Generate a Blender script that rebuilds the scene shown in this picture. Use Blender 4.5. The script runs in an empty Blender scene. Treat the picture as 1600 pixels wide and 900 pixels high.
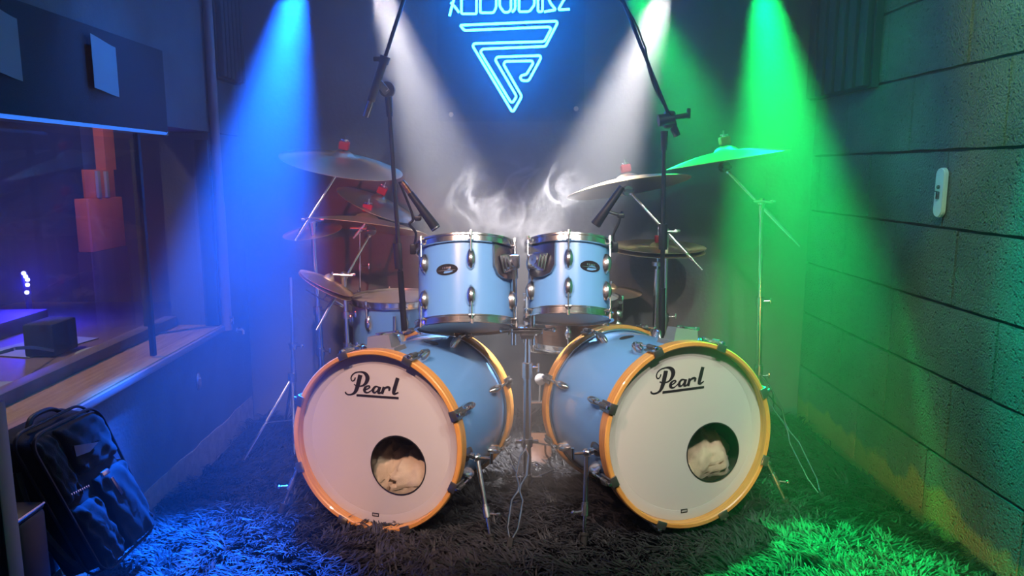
import bpy, bmesh, math, random
import numpy as np
from mathutils import Matrix, Vector
random.seed(4); RNG = np.random.default_rng(4)
R_ = math.radians
sc = bpy.context.scene
COL = sc.collection

# ------------------------------------------------------------------ camera
CAM_H, PITCH, YAW, FPX = 1.08, R_(9.03), R_(0.62), 1160.0
cd = bpy.data.cameras.new('camera'); cam = bpy.data.objects.new('camera', cd); COL.objects.link(cam)
cam.location = (0, 0, CAM_H); cam.rotation_euler = (R_(90) - PITCH, 0, -YAW)
cd.sensor_width = 36; cd.lens = 36 * FPX / 1600; cd.clip_start = 0.02; cd.clip_end = 50
sc.camera = cam
# ------------------------------------------------------------------ view, world
sc.view_settings.view_transform = 'Standard'; sc.view_settings.look = 'None'
sc.view_settings.gamma = 1; sc.view_settings.use_curve_mapping = False
sc.view_settings.exposure = 0.0
w = bpy.data.worlds.new('world'); sc.world = w; w.use_nodes = True
w.node_tree.nodes['Background'].inputs[0].default_value = (0.10, 0.16, 0.30, 1)
w.node_tree.nodes['Background'].inputs[1].default_value = 0.0
cy = sc.cycles
cy.use_denoising = True
cy.max_bounces = 6; cy.diffuse_bounces = 3; cy.glossy_bounces = 3; cy.transmission_bounces = 3
cy.transparent_max_bounces = 10; cy.volume_bounces = 0
cy.volume_step_rate = 1.0; cy.volume_max_steps = 128
cy.sample_clamp_indirect = 4.0; cy.caustics_reflective = False; cy.caustics_refractive = False

# ------------------------------------------------------------------ lights
def spot(name, loc, aim, power, color, cone, blend=0.4, size=0.04, beam_bands=None):
    l = bpy.data.lights.new(name, 'SPOT'); l.energy = power; l.color = color
    l.spot_size = R_(cone); l.spot_blend = blend; l.shadow_soft_size = size
    o = bpy.data.objects.new(name, l); COL.objects.link(o)
    o.location = loc
    o.rotation_euler = (Vector(aim) - Vector(loc)).to_track_quat('-Z', 'Y').to_euler()
    return o
def point(name, loc, power, color, size=0.05):
    l = bpy.data.lights.new(name, 'POINT'); l.energy = power; l.color = color; l.shadow_soft_size = size
    o = bpy.data.objects.new(name, l); COL.objects.link(o); o.location = loc
    return o
BLUE, GREEN, WHITE = (0.004, 0.115, 1.0), (0.0, 1.0, 0.15), (1.0, 0.96, 0.98)
PARS = [  # the par cans on the pipe above the kit: place, aim, watts, colour, cone
    ('blue',  (-0.745, 2.84, 1.760), (-0.79, 1.72, 0.0), 3000, BLUE, 25),
    ('white', (-0.462, 2.84, 1.760), (-0.12, 2.62, 0.80), 600, WHITE, 25),
    ('white', (0.597, 2.84, 1.742), (0.22, 2.62, 0.80), 830, WHITE, 27),
    ('green', (0.945, 2.84, 1.760), (0.80, 1.65, 0.0), 1050, GREEN, 26),
    ('green', (0.455, 2.84, 1.790), (0.98, 2.60, 0.60), 620, GREEN, 32),
]
for k, (nm, p, a, e, c, cone) in enumerate(PARS):
    v = (Vector(a) - Vector(p)).normalized()
    spot('par_beam', Vector(p) + v * 0.012, a, e, c, cone, 0.55 if k < 4 else 1.0, 0.045)
# front row above and behind the camera: pink, white, warm
spot('front_pink', (-0.75, 0.70, 2.12), (-0.32, 2.20, 0.68), 190, (1.0, 0.58, 0.45), 42, 0.6, 0.045)
spot('front_warm', (-0.25, 0.70, 2.12), (-0.20, 2.20, 0.66), 55, (1.0, 0.84, 0.78), 42, 0.6, 0.045)
spot('front_white', (0.30, 0.70, 2.12), (0.28, 2.20, 0.66), 60, (1.0, 0.94, 0.88), 42, 0.6, 0.045)
spot('front_white', (0.80, 0.70, 2.12), (0.45, 2.20, 0.68), 112, (1.0, 0.92, 0.80), 42, 0.6, 0.045)
spot('cymbal_fill', (-0.25, 0.70, 2.12), (-0.58, 2.82, 1.06), 75, (1.0, 0.90, 0.74), 15, 0.8, 0.045)  # added narrow spot that brightens the left crash
spot('red_spot', (-0.98, 0.75, 0.95), (-0.60, 2.78, 0.80), 100, (1.0, 0.07, 0.05), 17, 0.5, 0.03)
# small amber floor lamps along both walls
spot('amber_floor_lamp', (-0.93, 1.00, 0.16), (-0.70, 2.05, 0.14), 20, (1.0, 0.45, 0.14), 34, 0.9, 0.04)
spot('amber_floor_lamp', (1.02, 0.85, 0.16), (1.02, 2.05, 0.10), 34, (1.0, 0.50, 0.17), 40, 0.9, 0.04)
spot('blue_wall_wash', (-0.62, 2.10, 2.20), (-1.09, 2.15, 0.25), 55, (0.01, 0.20, 1.0), 50, 0.7, 0.04)
def beam_bands(o, stops, kx=0.9):
    """vertical colour bands put into the beam of an added lamp"""
    l = o.data; l.use_nodes = True; nt = l.node_tree; em = nt.nodes['Emission']
    tc = nt.nodes.new('ShaderNodeTexCoord'); sx = nt.nodes.new('ShaderNodeSeparateXYZ'); nt.links.new(tc.outputs['Normal'], sx.inputs[0])
    dv = nt.nodes.new('ShaderNodeMath'); dv.operation = 'DIVIDE'; nt.links.new(sx.outputs['X'], dv.inputs[0]); nt.links.new(sx.outputs['Z'], dv.inputs[1])
    dy = nt.nodes.new('ShaderNodeMath'); dy.operation = 'DIVIDE'; nt.links.new(sx.outputs['Y'], dy.inputs[0]); nt.links.new(sx.outputs['Z'], dy.inputs[1])
    nz = nt.nodes.new('ShaderNodeTexNoise'); nz.inputs['Scale'].default_value = 2.5; nz.inputs['Detail'].default_value = 1
    cb = nt.nodes.new('ShaderNodeCombineXYZ'); nt.links.new(dv.outputs[0], cb.inputs[0]); nt.links.new(dy.outputs[0], cb.inputs[1]); nt.links.new(cb.outputs[0], nz.inputs['Vector'])
    ad = nt.nodes.new('ShaderNodeMath'); ad.operation = 'MULTIPLY_ADD'; nt.links.new(nz.outputs['Fac'], ad.inputs[0]); ad.inputs[1].default_value = 0.25; nt.links.new(dv.outputs[0], ad.inputs[2])
    mr = nt.nodes.new('ShaderNodeMapRange'); nt.links.new(ad.outputs[0], mr.inputs[0]); mr.inputs[1].default_value = 0.125 - kx / 2; mr.inputs[2].default_value = 0.125 + kx / 2
    r = nt.nodes.new('ShaderNodeValToRGB'); nt.links.new(mr.outputs[0], r.inputs[0]); cr_ = r.color_ramp
    while len(cr_.elements) < len(stops): cr_.elements.new(0.5)
    for e_, (p_, c_) in zip(cr_.elements, stops): e_.position = p_; e_.color = (*c_, 1)
    nt.links.new(r.outputs[0], em.inputs['Color'])
bands = [(0.0, (.12, .30, .34)), (.12, (.20, .16, .30)), (.20, (.16, .15, .26)), (.23, (.03, .95, .66)), (.42, (.02, .90, .52)), (.45, (.22, .34, .20)), (.54, (.30, .27, .15)), (.58, (.07, .14, .20)), (.64, (.04, .46, .24)), (.70, (.06, .16, .16)), (.78, (.26, .22, .10)), (.86, (.03, .26, .18)), (1.0, (.02, .30, .14))]
beam_bands(spot('band_light', (0.55, 1.10, 2.15), (1.28, 2.05, 0.90), 250, (0.55, 1.0, 0.86), 78, 0.7, 0.012), bands, 1.35)  # added lamp; its colour bands stand in for partly blocked stage light

# ------------------------------------------------------------------ pixel helper: a point of the room from a measurement in the photograph
_F = Vector((math.sin(YAW) * math.cos(PITCH), math.cos(YAW) * math.cos(PITCH), -math.sin(PITCH)))
_R = Vector((math.cos(YAW), -math.sin(YAW), 0)); _U = _R.cross(_F)
EYE = Vector((0, 0, CAM_H))
def ray(px, py): return _F + _R * ((px - 800) / FPX) - _U * ((py - 450) / FPX)
def at(px, py, Y): d = ray(px, py); return EYE + d * (Y / d.y)
def atx(px, py, X): d = ray(px, py); return EYE + d * (X / d.x)
def atz(px, py, Z): d = ray(px, py); return EYE + d * ((Z - CAM_H) / d.z)
def onplane(px, py, p0, n): d = ray(px, py); return EYE + d * ((p0 - EYE).dot(n) / d.dot(n))

# ------------------------------------------------------------------ materials
def mat(name, col, rough=0.5, metal=0.0, noise=0.0, nscale=30, bump=0.0, bscale=80, spec=0.5, emit=None, estr=0, aniso=0.0, sheen=0.0, coat=0.0, col2=None):
    m = bpy.data.materials.new(name); m.use_nodes = True
    nt = m.node_tree; b = nt.nodes['Principled BSDF']
    b.inputs['Base Color'].default_value = (*col, 1); b.inputs['Roughness'].default_value = rough
    b.inputs['Metallic'].default_value = metal; b.inputs['Specular IOR Level'].default_value = spec
    b.inputs['Sheen Weight'].default_value = sheen; b.inputs['Coat Weight'].default_value = coat
    tc = nt.nodes.new('ShaderNodeTexCoord')
    if noise or col2:
        n = nt.nodes.new('ShaderNodeTexNoise'); n.inputs['Scale'].default_value = nscale; n.inputs['Detail'].default_value = 5
        nt.links.new(tc.outputs['Object'], n.inputs['Vector'])
        r = nt.nodes.new('ShaderNodeValToRGB'); nt.links.new(n.outputs['Fac'], r.inputs[0])
        c2 = col2 or tuple(c * (1 - noise) for c in col); c1 = col if col2 else tuple(min(1, c * (1 + noise)) for c in col)
        r.color_ramp.elements[0].position = 0.32; r.color_ramp.elements[1].position = 0.68
        r.color_ramp.elements[0].color = (*c2, 1); r.color_ramp.elements[1].color = (*c1, 1)
        nt.links.new(r.outputs[0], b.inputs['Base Color'])
    if bump:
        n = nt.nodes.new('ShaderNodeTexNoise'); n.inputs['Scale'].default_value = bscale; n.inputs['Detail'].default_value = 6
        nt.links.new(tc.outputs['Object'], n.inputs['Vector'])
        bp = nt.nodes.new('ShaderNodeBump'); bp.inputs['Strength'].default_value = bump; bp.inputs['Distance'].default_value = 0.01
        nt.links.new(n.outputs['Fac'], bp.inputs['Height']); nt.links.new(bp.outputs[0], b.inputs['Normal'])
    if emit:
        b.inputs['Emission Color'].default_value = (*emit, 1); b.inputs['Emission Strength'].default_value = estr
    if aniso:
        b.inputs['Anisotropic'].default_value = aniso
        t = nt.nodes.new('ShaderNodeTangent'); t.direction_type = 'RADIAL'; t.axis = 'Z'
        nt.links.new(t.outputs[0], b.inputs['Tangent'])
    return m
def wood(name, c1, c2, scale=(3, 3, 60), rough=0.4, coat=0.3):
    m = mat(name, c1, rough, coat=coat); nt = m.node_tree; b = nt.nodes['Principled BSDF']
    tc = nt.nodes.new('ShaderNodeTexCoord'); mp = nt.nodes.new('ShaderNodeMapping'); mp.inputs['Scale'].default_value = scale
    n = nt.nodes.new('ShaderNodeTexNoise'); n.inputs['Scale'].default_value = 4; n.inputs['Detail'].default_value = 6; n.inputs['Distortion'].default_value = 0.4
    r = nt.nodes.new('ShaderNodeValToRGB'); r.color_ramp.elements[0].position = 0.35; r.color_ramp.elements[1].position = 0.65
    r.color_ramp.elements[0].color = (*c2, 1); r.color_ramp.elements[1].color = (*c1, 1)
    nt.links.new(tc.outputs['Object'], mp.inputs[0]); nt.links.new(mp.outputs[0], n.inputs['Vector'])
    nt.links.new(n.outputs['Fac'], r.inputs[0]); nt.links.new(r.outputs[0], b.inputs['Base Color'])
    return m
def clear(name, tint=(0.95, 0.97, 1), gloss=0.06, rough=0.03, dirt=0.0):
    m = bpy.data.materials.new(name); m.use_nodes = True; nt = m.node_tree; nt.nodes.clear()
    out = nt.nodes.new('ShaderNodeOutputMaterial'); tr = nt.nodes.new('ShaderNodeBsdfTransparent'); tr.inputs[0].default_value = (*tint, 1)
    gl = nt.nodes.new('ShaderNodeBsdfGlossy'); gl.inputs['Roughness'].default_value = rough
    fr = nt.nodes.new('ShaderNodeFresnel'); fr.inputs[0].default_value = 1.45
    mx = nt.nodes.new('ShaderNodeMixShader')
    ge = nt.nodes.new('ShaderNodeNewGeometry'); iv = nt.nodes.new('ShaderNodeMath'); iv.operation = 'SUBTRACT'; iv.inputs[0].default_value = 1.0; nt.links.new(ge.outputs['Backfacing'], iv.inputs[1])
    mf = nt.nodes.new('ShaderNodeMath'); mf.operation = 'MULTIPLY'; nt.links.new(fr.outputs[0], mf.inputs[0]); nt.links.new(iv.outputs[0], mf.inputs[1])
    nt.links.new(mf.outputs[0], mx.inputs[0]); nt.links.new(tr.outputs[0], mx.inputs[1]); nt.links.new(gl.outputs[0], mx.inputs[2])
    last = mx
    if dirt:
        df = nt.nodes.new('ShaderNodeBsdfDiffuse'); df.inputs[0].default_value = (0.5, 0.5, 0.5, 1)
        m2 = nt.nodes.new('ShaderNodeMixShader'); m2.inputs[0].default_value = dirt
        nt.links.new(mx.outputs[0], m2.inputs[1]); nt.links.new(df.outputs[0], m2.inputs[2]); last = m2
    nt.links.new(last.outputs[0], out.inputs[0]); return m
M = {}
M['chrome'] = mat('chrome', (0.85, 0.85, 0.87), 0.17, 1.0)
M['chrome_soft'] = mat('chrome_soft', (0.70, 0.70, 0.72), 0.27, 1.0)
M['hoop_chrome'] = mat('hoop_chrome', (0.72, 0.70, 0.68), 0.16, 1.0)
M['mount'] = mat('mount_steel', (0.62, 0.60, 0.58), 0.38, 0.8)
M['claw'] = mat('claw_steel', (0.30, 0.29, 0.28), 0.32, 0.9)
M['steel_dark'] = mat('steel_dark', (0.25, 0.24, 0.25), 0.25, 1.0)
M['black'] = mat('black_plastic', (0.012, 0.012, 0.016), 0.45)
M['badge'] = mat('badge_black', (0.015, 0.014, 0.016), 0.7, spec=0.2)
M['blackmetal'] = mat('black_metal', (0.018, 0.019, 0.025), 0.32, 0.3)
M['rubber'] = mat('rubber', (0.02, 0.02, 0.02), 0.8)
M['shell'] = mat('shell_wrap', (0.165, 0.41, 0.82), 0.28, noise=0.05, nscale=900, coat=0.5)
M['shell_in'] = mat('shell_inside', (0.10, 0.085, 0.07), 0.7, noise=0.2, nscale=20)
M['maple'] = wood('maple_hoop', (0.86, 0.42, 0.11), (0.70, 0.29, 0.06), (2, 2, 30), 0.35)
M['head'] = mat('drum_head', (0.62, 0.57, 0.54), 0.75, noise=0.03, nscale=400)
M['head_ring'] = mat('drum_head_ring', (0.57, 0.52, 0.49), 0.75)
M['head_clear'] = mat('drum_head_tom', (0.60, 0.57, 0.52), 0.45)
M['ink'] = mat('ink', (0.012, 0.008, 0.014), 0.6)
M['brass'] = mat('cymbal_bronze', (0.80, 0.64, 0.40), 0.40, 0.88, aniso=0.8)
M['felt_red'] = mat('red_felt', (0.75, 0.03, 0.035), 0.8, emit=None)
M['brown_wood'] = wood('snare_wood', (0.16, 0.075, 0.04), (0.10, 0.045, 0.025), (2, 2, 20))
M['sill_wood'] = wood('sill_wood', (0.62, 0.36, 0.14), (0.48, 0.26, 0.10), (25, 2, 25), 0.55, 0.1)
M['copper'] = mat('copper', (0.85, 0.42, 0.22), 0.25, 1.0)
M['bag'] = mat('bag_fabric', (0.007, 0.0075, 0.009), 0.85, bump=0.25, bscale=500, sheen=0.04)
M['bag_trim'] = mat('bag_trim', (0.010, 0.010, 0.013), 0.55)
M['bag_highlight'] = mat('bag_highlight', (0.16, 0.09, 0.08), 0.6)  # brownish highlight of the bag as a colour
M['blanket'] = mat('blanket_cloth', (0.60, 0.48, 0.34), 0.9, noise=0.06, nscale=60, bump=0.15, bscale=300, sheen=0.2)
M['white'] = mat('white_plastic', (0.90, 0.92, 0.93), 0.4)
M['paper'] = mat('paper', (0.34, 0.42, 0.44), 0.8)
M['pipe'] = mat('pipe_paint', (0.42, 0.30, 0.30), 0.45)
M['darkpanel'] = mat('dark_panel', (0.035, 0.045, 0.06), 0.8, bump=0.2, bscale=300)
M['glass'] = clear('window_glass', (0.93, 0.96, 1.0), dirt=0.004)
M['acrylic'] = clear('acrylic', (0.90, 0.95, 1.0), dirt=0.03)
M['lens'] = {}
def blockmat():
    m = mat('block_paint', (0.20, 0.22, 0.23), 0.7); nt = m.node_tree; b = nt.nodes['Principled BSDF']
    tc = nt.nodes.new('ShaderNodeTexCoord'); geo = nt.nodes.new('ShaderNodeNewGeometry')
    n1 = nt.nodes.new('ShaderNodeTexNoise'); n1.inputs['Scale'].default_value = 2.2; n1.inputs['Detail'].default_value = 3
    n2 = nt.nodes.new('ShaderNodeTexNoise'); n2.inputs['Scale'].default_value = 170; n2.inputs['Detail'].default_value = 4
    n3 = nt.nodes.new('ShaderNodeTexVoronoi'); n3.inputs['Scale'].default_value = 60; n3.inputs['Randomness'].default_value = 1
    for n in (n1, n2, n3): nt.links.new(geo.outputs['Position'], n.inputs['Vector'])
    r = nt.nodes.new('ShaderNodeValToRGB'); nt.links.new(n1.outputs['Fac'], r.inputs[0])
    r.color_ramp.elements[0].position = 0.35; r.color_ramp.elements[0].color = (0.13, 0.145, 0.155, 1)
    r.color_ramp.elements[1].position = 0.65; r.color_ramp.elements[1].color = (0.26, 0.275, 0.28, 1)
    # warm light along the foot of the wall, painted into the colour
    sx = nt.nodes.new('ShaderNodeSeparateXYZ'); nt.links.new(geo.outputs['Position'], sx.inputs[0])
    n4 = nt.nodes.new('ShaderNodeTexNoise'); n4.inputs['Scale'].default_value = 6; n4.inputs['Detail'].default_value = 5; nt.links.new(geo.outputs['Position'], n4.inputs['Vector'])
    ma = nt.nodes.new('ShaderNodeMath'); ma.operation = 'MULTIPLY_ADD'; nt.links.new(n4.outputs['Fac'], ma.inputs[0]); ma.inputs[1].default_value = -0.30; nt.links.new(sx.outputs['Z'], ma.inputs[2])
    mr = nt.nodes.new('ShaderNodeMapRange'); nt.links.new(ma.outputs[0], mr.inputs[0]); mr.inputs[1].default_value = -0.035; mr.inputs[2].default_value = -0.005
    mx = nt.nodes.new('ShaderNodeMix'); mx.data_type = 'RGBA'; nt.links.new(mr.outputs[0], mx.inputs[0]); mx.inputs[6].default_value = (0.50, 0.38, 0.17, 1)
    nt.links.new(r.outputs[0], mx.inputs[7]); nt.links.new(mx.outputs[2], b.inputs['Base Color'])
    # pits
    v = nt.nodes.new('ShaderNodeMapRange'); nt.links.new(n3.outputs['Distance'], v.inputs[0]); v.inputs[1].default_value = 0.05; v.inputs[2].default_value = 0.30
    ad = nt.nodes.new('ShaderNodeMath'); ad.operation = 'MULTIPLY_ADD'; nt.links.new(n2.outputs['Fac'], ad.inputs[0]); ad.inputs[1].default_value = 1.3; nt.links.new(v.outputs[0], ad.inputs[2])
    bp = nt.nodes.new('ShaderNodeBump'); bp.inputs['Strength'].default_value = 1.0; bp.inputs['Distance'].default_value = 0.010
    nt.links.new(ad.outputs[0], bp.inputs['Height']); nt.links.new(bp.outputs[0], b.inputs['Normal'])
    return m
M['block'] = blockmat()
M['mortar'] = mat('mortar', (0.07, 0.075, 0.08), 0.9, bump=0.5, bscale=200)
M['backwall'] = mat('back_wall_paint', (0.16, 0.17, 0.19), 0.75, noise=0.12, nscale=5, bump=0.15, bscale=60)
M['leftwall'] = mat('left_wall_paint', (0.15, 0.17, 0.19), 0.7, noise=0.15, nscale=6, bump=0.2, bscale=90)
M['warm_foot'] = mat('warm_foot_paint', (0.50, 0.40, 0.28), 0.9, noise=0.15, nscale=40, bump=0.5, bscale=200)  # tan with the warm light at the wall foot put into it
M['ceil'] = mat('ceiling_paint', (0.03, 0.03, 0.035), 0.9)
M['floor'] = mat('floor_dark', (0.02, 0.02, 0.022), 0.9)
M['fur'] = mat('fur', (0.030, 0.030, 0.034), 0.55, noise=0.35, nscale=25, spec=0.4)
M['rug_base'] = mat('rug_backing', (0.008, 0.008, 0.009), 0.95)
M['neon'] = mat('neon_tube', (0.1, 0.1, 0.1), 0.4, emit=(0.0125, 0.22, 1.0), estr=55)
M['neon_edge'] = mat('neon_silicone', (0.02, 0.05, 0.10), 0.4)
M['blue_edge'] = mat('blue_edge_glow', (0.02, 0.05, 0.2), 0.4, emit=(0.04, 0.22, 1.0), estr=0.9)  # blue light on the panel edge, put in as emission
M['violet_led'] = mat('violet_led', (0.3, 0.3, 0.5), 0.4, emit=(0.75, 0.72, 1.0), estr=4.0)
M['mdf'] = mat('orange_board', (0.68, 0.19, 0.035), 0.6, noise=0.1, nscale=10)
M['desk'] = mat('desk_top', (0.20, 0.15, 0.13), 0.6, noise=0.1, nscale=12)
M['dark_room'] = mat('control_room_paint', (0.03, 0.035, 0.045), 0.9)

# ------------------------------------------------------------------ mesh builder
def frame(o, z, xh=(1, 0, 0)):
    z = Vector(z).normalized(); x = Vector(xh); x = (x - z * x.dot(z))
    if x.length < 1e-4: x = Vector((0, 1, 0)); x = x - z * x.dot(z)
    x.normalize(); y = z.cross(x)
    m = Matrix((x, y, z)).transposed().to_4x4(); m.translation = Vector(o); return m
class MB:
    def __init__(s): s.v = []; s.f = []
    def add(s, vs, fs, T=None):
        b = len(s.v)
        s.v.extend((T @ Vector(p)) if T is not None else Vector(p) for p in vs)
        s.f.extend(tuple(i + b for i in f) for f in fs); return s
    def tube(s, pts, r, n=10, T=None, closed=False, caps=True):
        P = [Vector(p) for p in pts]; k = len(P); rs = [r] * k if not hasattr(r, '__len__') else list(r)
        tan = []
        for i in range(k):
            a = P[(i - 1) % k] if (closed or i) else P[0]; b = P[(i + 1) % k] if (closed or i < k - 1) else P[-1]
            t = (b - a); tan.append(t.normalized() if t.length > 1e-9 else Vector((0, 0, 1)))
        t0 = tan[0]; u = t0.orthogonal().normalized(); vs = []; fs = []
        for i in range(k):
            if i: u = (u - tan[i] * u.dot(tan[i])); u = u.normalized() if u.length > 1e-6 else tan[i].orthogonal().normalized()
            w_ = tan[i].cross(u)
            sc_ = 1.0
            if 0 < i < k - 1 or closed:
                d1 = (P[i] - P[(i - 1) % k]); d2 = (P[(i + 1) % k] - P[i])
                if d1.length > 1e-9 and d2.length > 1e-9: sc_ = 1 / max(0.6, math.cos(d1.angle(d2) / 2))
            for j in range(n):
                a = 2 * math.pi * j / n; vs.append(P[i] + (u * math.cos(a) + w_ * math.sin(a)) * rs[i] * sc_)
        for i in range(k if closed else k - 1):
            i2 = (i + 1) % k
            for j in range(n):
                j2 = (j + 1) % n; fs.append((i * n + j, i * n + j2, i2 * n + j2, i2 * n + j))
        if caps and not closed:
            fs.append(tuple(range(n - 1, -1, -1))); fs.append(tuple((k - 1) * n + j for j in range(n)))
        return s.add(vs, fs, T)
    def lathe(s, prof, n=32, T=None, closed=False, a0=0.0, a1=None):
        # profile of (r, z) turned about local z; closed: profile is a loop
        vs = []; fs = []; k = len(prof); full = a1 is None; m = n if full else n + 1
        for j in range(m):
            a = (2 * math.pi * j / n) if full else a0 + (a1 - a0) * j / n
            for r, z in prof: vs.append((r * math.cos(a), r * math.sin(a), z))
        for j in range(n):
            j2 = (j + 1) % m
            for i in range(k if closed else k - 1):
                i2 = (i + 1) % k; q = (j * k + i, j2 * k + i, j2 * k + i2, j * k + i2)
                fs.append(q)
        return s.add(vs, fs, T)
    def box(s, c, size, T=None, bev=0.0):
        bm = bmesh.new(); bmesh.ops.create_cube(bm, size=1)
        bmesh.ops.scale(bm, vec=size, verts=bm.verts)
        if bev: bmesh.ops.bevel(bm, geom=list(bm.edges), offset=bev, segments=2, profile=0.5, affect='EDGES')
        bm.verts.index_update()
        vs = [v.co + Vector(c) for v in bm.verts]; fs = [tuple(v.index for v in f.verts) for f in bm.faces]; bm.free()
        return s.add(vs, fs, T)
    def beam(s, p, q, wx, wy, up=(0, 0, 1), bev=0.0):
        p, q = Vector(p), Vector(q); T = frame((p + q) / 2, q - p, up)
        return s.box((0, 0, 0), (wx, wy, (q - p).length), T, bev)
    def prism(s, poly, d, T=None, z0=0.0):
        n = len(poly); vs = [(x, y, z0) for x, y in poly] + [(x, y, z0 + d) for x, y in poly]
        fs = [tuple(range(n - 1, -1, -1)), tuple(range(n, 2 * n))] + [(i, (i + 1) % n, n + (i + 1) % n, n + i) for i in range(n)]
        return s.add(vs, fs, T)
    def ball(s, c, r, T=None, n=12, sx=(1, 1, 1)):
        k = n // 2; prof = [(r * math.sin(math.pi * i / k) + 1e-6, -r * math.cos(math.pi * i / k)) for i in range(k + 1)]
        S = Matrix.Diagonal((*sx, 1)); D = Matrix.Translation(Vector(c)) @ S
        return s.lathe(prof, n, (T @ D) if T is not None else D)
    def build(s, name, m, parent=None, world=False, smooth=True, ang=38, kind=None, label=None):
        me = bpy.data.meshes.new(name)
        vs = s.v
        if world and parent is not None:
            inv = parent.matrix_basis.inverted(); vs = [inv @ v for v in vs]
        me.from_pydata([tuple(v) for v in vs], [], s.f)
        bm = bmesh.new(); bm.from_mesh(me); bmesh.ops.remove_doubles(bm, verts=bm.verts, dist=1e-6)
        bmesh.ops.recalc_face_normals(bm, faces=bm.faces); bm.to_mesh(me); bm.free()
        me.materials.append(m)
        if smooth: me.shade_smooth(); me.set_sharp_from_angle(angle=R_(ang))
        o = bpy.data.objects.new(name, me); COL.objects.link(o)
        if parent is not None: o.parent = parent
        if kind: o['kind'] = kind
        if label: o['label'] = label
        return o
def thing(name, label, cat, T=None, group=None):
    o = bpy.data.objects.new(name, None); COL.objects.link(o); o.empty_display_size = 0.05
    if T is not None: o.matrix_basis = T if isinstance(T, Matrix) else Matrix.Translation(Vector(T))
    o['label'] = label; o['category'] = cat
    if group: o['group'] = group
    return o
def tag(o, label, cat, group=None):
    o['label'] = label; o['category'] = cat
    if group: o['group'] = group
    return o
def inst(src, parent, rz=None, basis=None):
    c = src.copy(); COL.objects.link(c); c.parent = parent
    if basis is not None: c.matrix_basis = basis
    if rz is not None: c.rotation_euler = (0, 0, rz)
    return c
def smooth_path(pts, k=6, closed=False):
    P = [Vector(p) for p in pts]; n = len(P); out = []
    for i in range(n if closed else n - 1):
        p0 = P[(i - 1) % n] if (closed or i) else P[0]; p1 = P[i]; p2 = P[(i + 1) % n]; p3 = P[(i + 2) % n] if (closed or i + 2 < n) else P[-1]
        for j in range(k):
            t = j / k; out.append(0.5 * ((2 * p1) + (p2 - p0) * t + (2 * p0 - 5 * p1 + 4 * p2 - p3) * t * t + (3 * p1 - p0 - 3 * p2 + p3) * t ** 3))
    if not closed: out.append(P[-1])
    return out

# ================================================================== SETTING
XL, XR, YB, ZC = -1.09, 1.28, 3.12, 2.35
def struct(o): o['kind'] = 'structure'; return o
struct(MB().box(((XL + XR) / 2, 1.2, -0.05), (XR - XL + 0.6, 4.6, 0.1)).build('floor', M['floor'], smooth=False))
struct(MB().box(((XL + XR) / 2, 1.2, ZC + 0.05), (XR - XL + 0.6, 4.6, 0.1)).build('ceiling', M['ceil'], smooth=False))
struct(MB().box(((XL + XR) / 2, YB + 0.05, ZC / 2), (XR - XL + 0.36, 0.1, ZC)).build('wall_back', M['backwall'], smooth=False))
struct(MB().box(((XL + XR) / 2, -0.95, ZC / 2), (XR - XL + 0.36, 0.1, ZC)).build('wall_front', M['ceil'], smooth=False))
# right wall: mortar core with single concrete blocks
wr = struct(MB().box((XR + 0.115, 1.1, ZC / 2), (0.2, 4.05, ZC)).build('wall_right', M['mortar'], smooth=False))
TOPS = [0.246, 0.480, 0.693, 0.913, 1.137, 1.369, 1.597, 1.822, 2.047, 2.345]
JO = [[1.709, 2.134, 2.58, 3.0], [1.60, 2.047, 2.40, 2.742], [1.44, 1.874, 2.40, 2.85], [1.63, 2.083, 2.42, 2.772], [1.72, 2.163, 2.62, 3.04],
      [1.48, 1.926, 2.376, 2.826], [1.66, 2.111, 2.56, 3.0], [1.54, 1.986, 2.43, 2.88], [1.70, 2.15, 2.6, 3.0], [1.5, 1.95, 2.4, 2.85]]
def block(y0, y1, z0, z1):
    g = 0.0045; mb = MB(); ny, nz = max(3, int((y1 - y0) / 0.05)), 4; d = 0.0
    ys = np.linspace(y0 + g, y1 - g, ny + 1); zs = np.linspace(z0 + g, z1 - g, nz + 1); off = random.uniform(-0.0018, 0.0018)
    vs = []; fs = []
    for i, y in enumerate(ys):
        for j, z in enumerate(zs):
            e = (i in (0, ny)) or (j in (0, nz))
            vs.append((XR + off + (0.004 if e else random.uniform(-0.001, 0.001)), y + (random.uniform(-.0015, .0015) if e else 0), z + (random.uniform(-.0015, .0015) if e else 0)))
    n1 = nz + 1
    for i in range(ny):
        for j in range(nz): fs.append((i * n1 + j, i * n1 + j + 1, (i + 1) * n1 + j + 1, (i + 1) * n1 + j))
    loop = [i * n1 for i in range(ny + 1)] + [ny * n1 + j for j in range(1, n1)] + [i * n1 + nz for i in range(ny - 1, -1, -1)] + [j for j in range(nz - 1, 0, -1)]
    b = len(vs); vs += [(XR + 0.02, vs[i][1], vs[i][2]) for i in loop]; m = len(loop)
    fs += [(loop[k], loop[(k + 1) % m], b + (k + 1) % m, b + k) for k in range(m)]
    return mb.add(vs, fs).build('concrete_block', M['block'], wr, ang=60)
z0 = 0.0
for zt, js in zip(TOPS, JO):
    ys = [-0.9, -0.45, 0.0, 0.45, js[0] - 0.89, js[0] - 0.445] + js + [YB]
    ys = sorted(y for y in ys if y <= YB)
    for a, b in zip(ys[:-1], ys[1:]):
        if b - a > 0.03: block(a, b, z0, zt)
    z0 = zt
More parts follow.
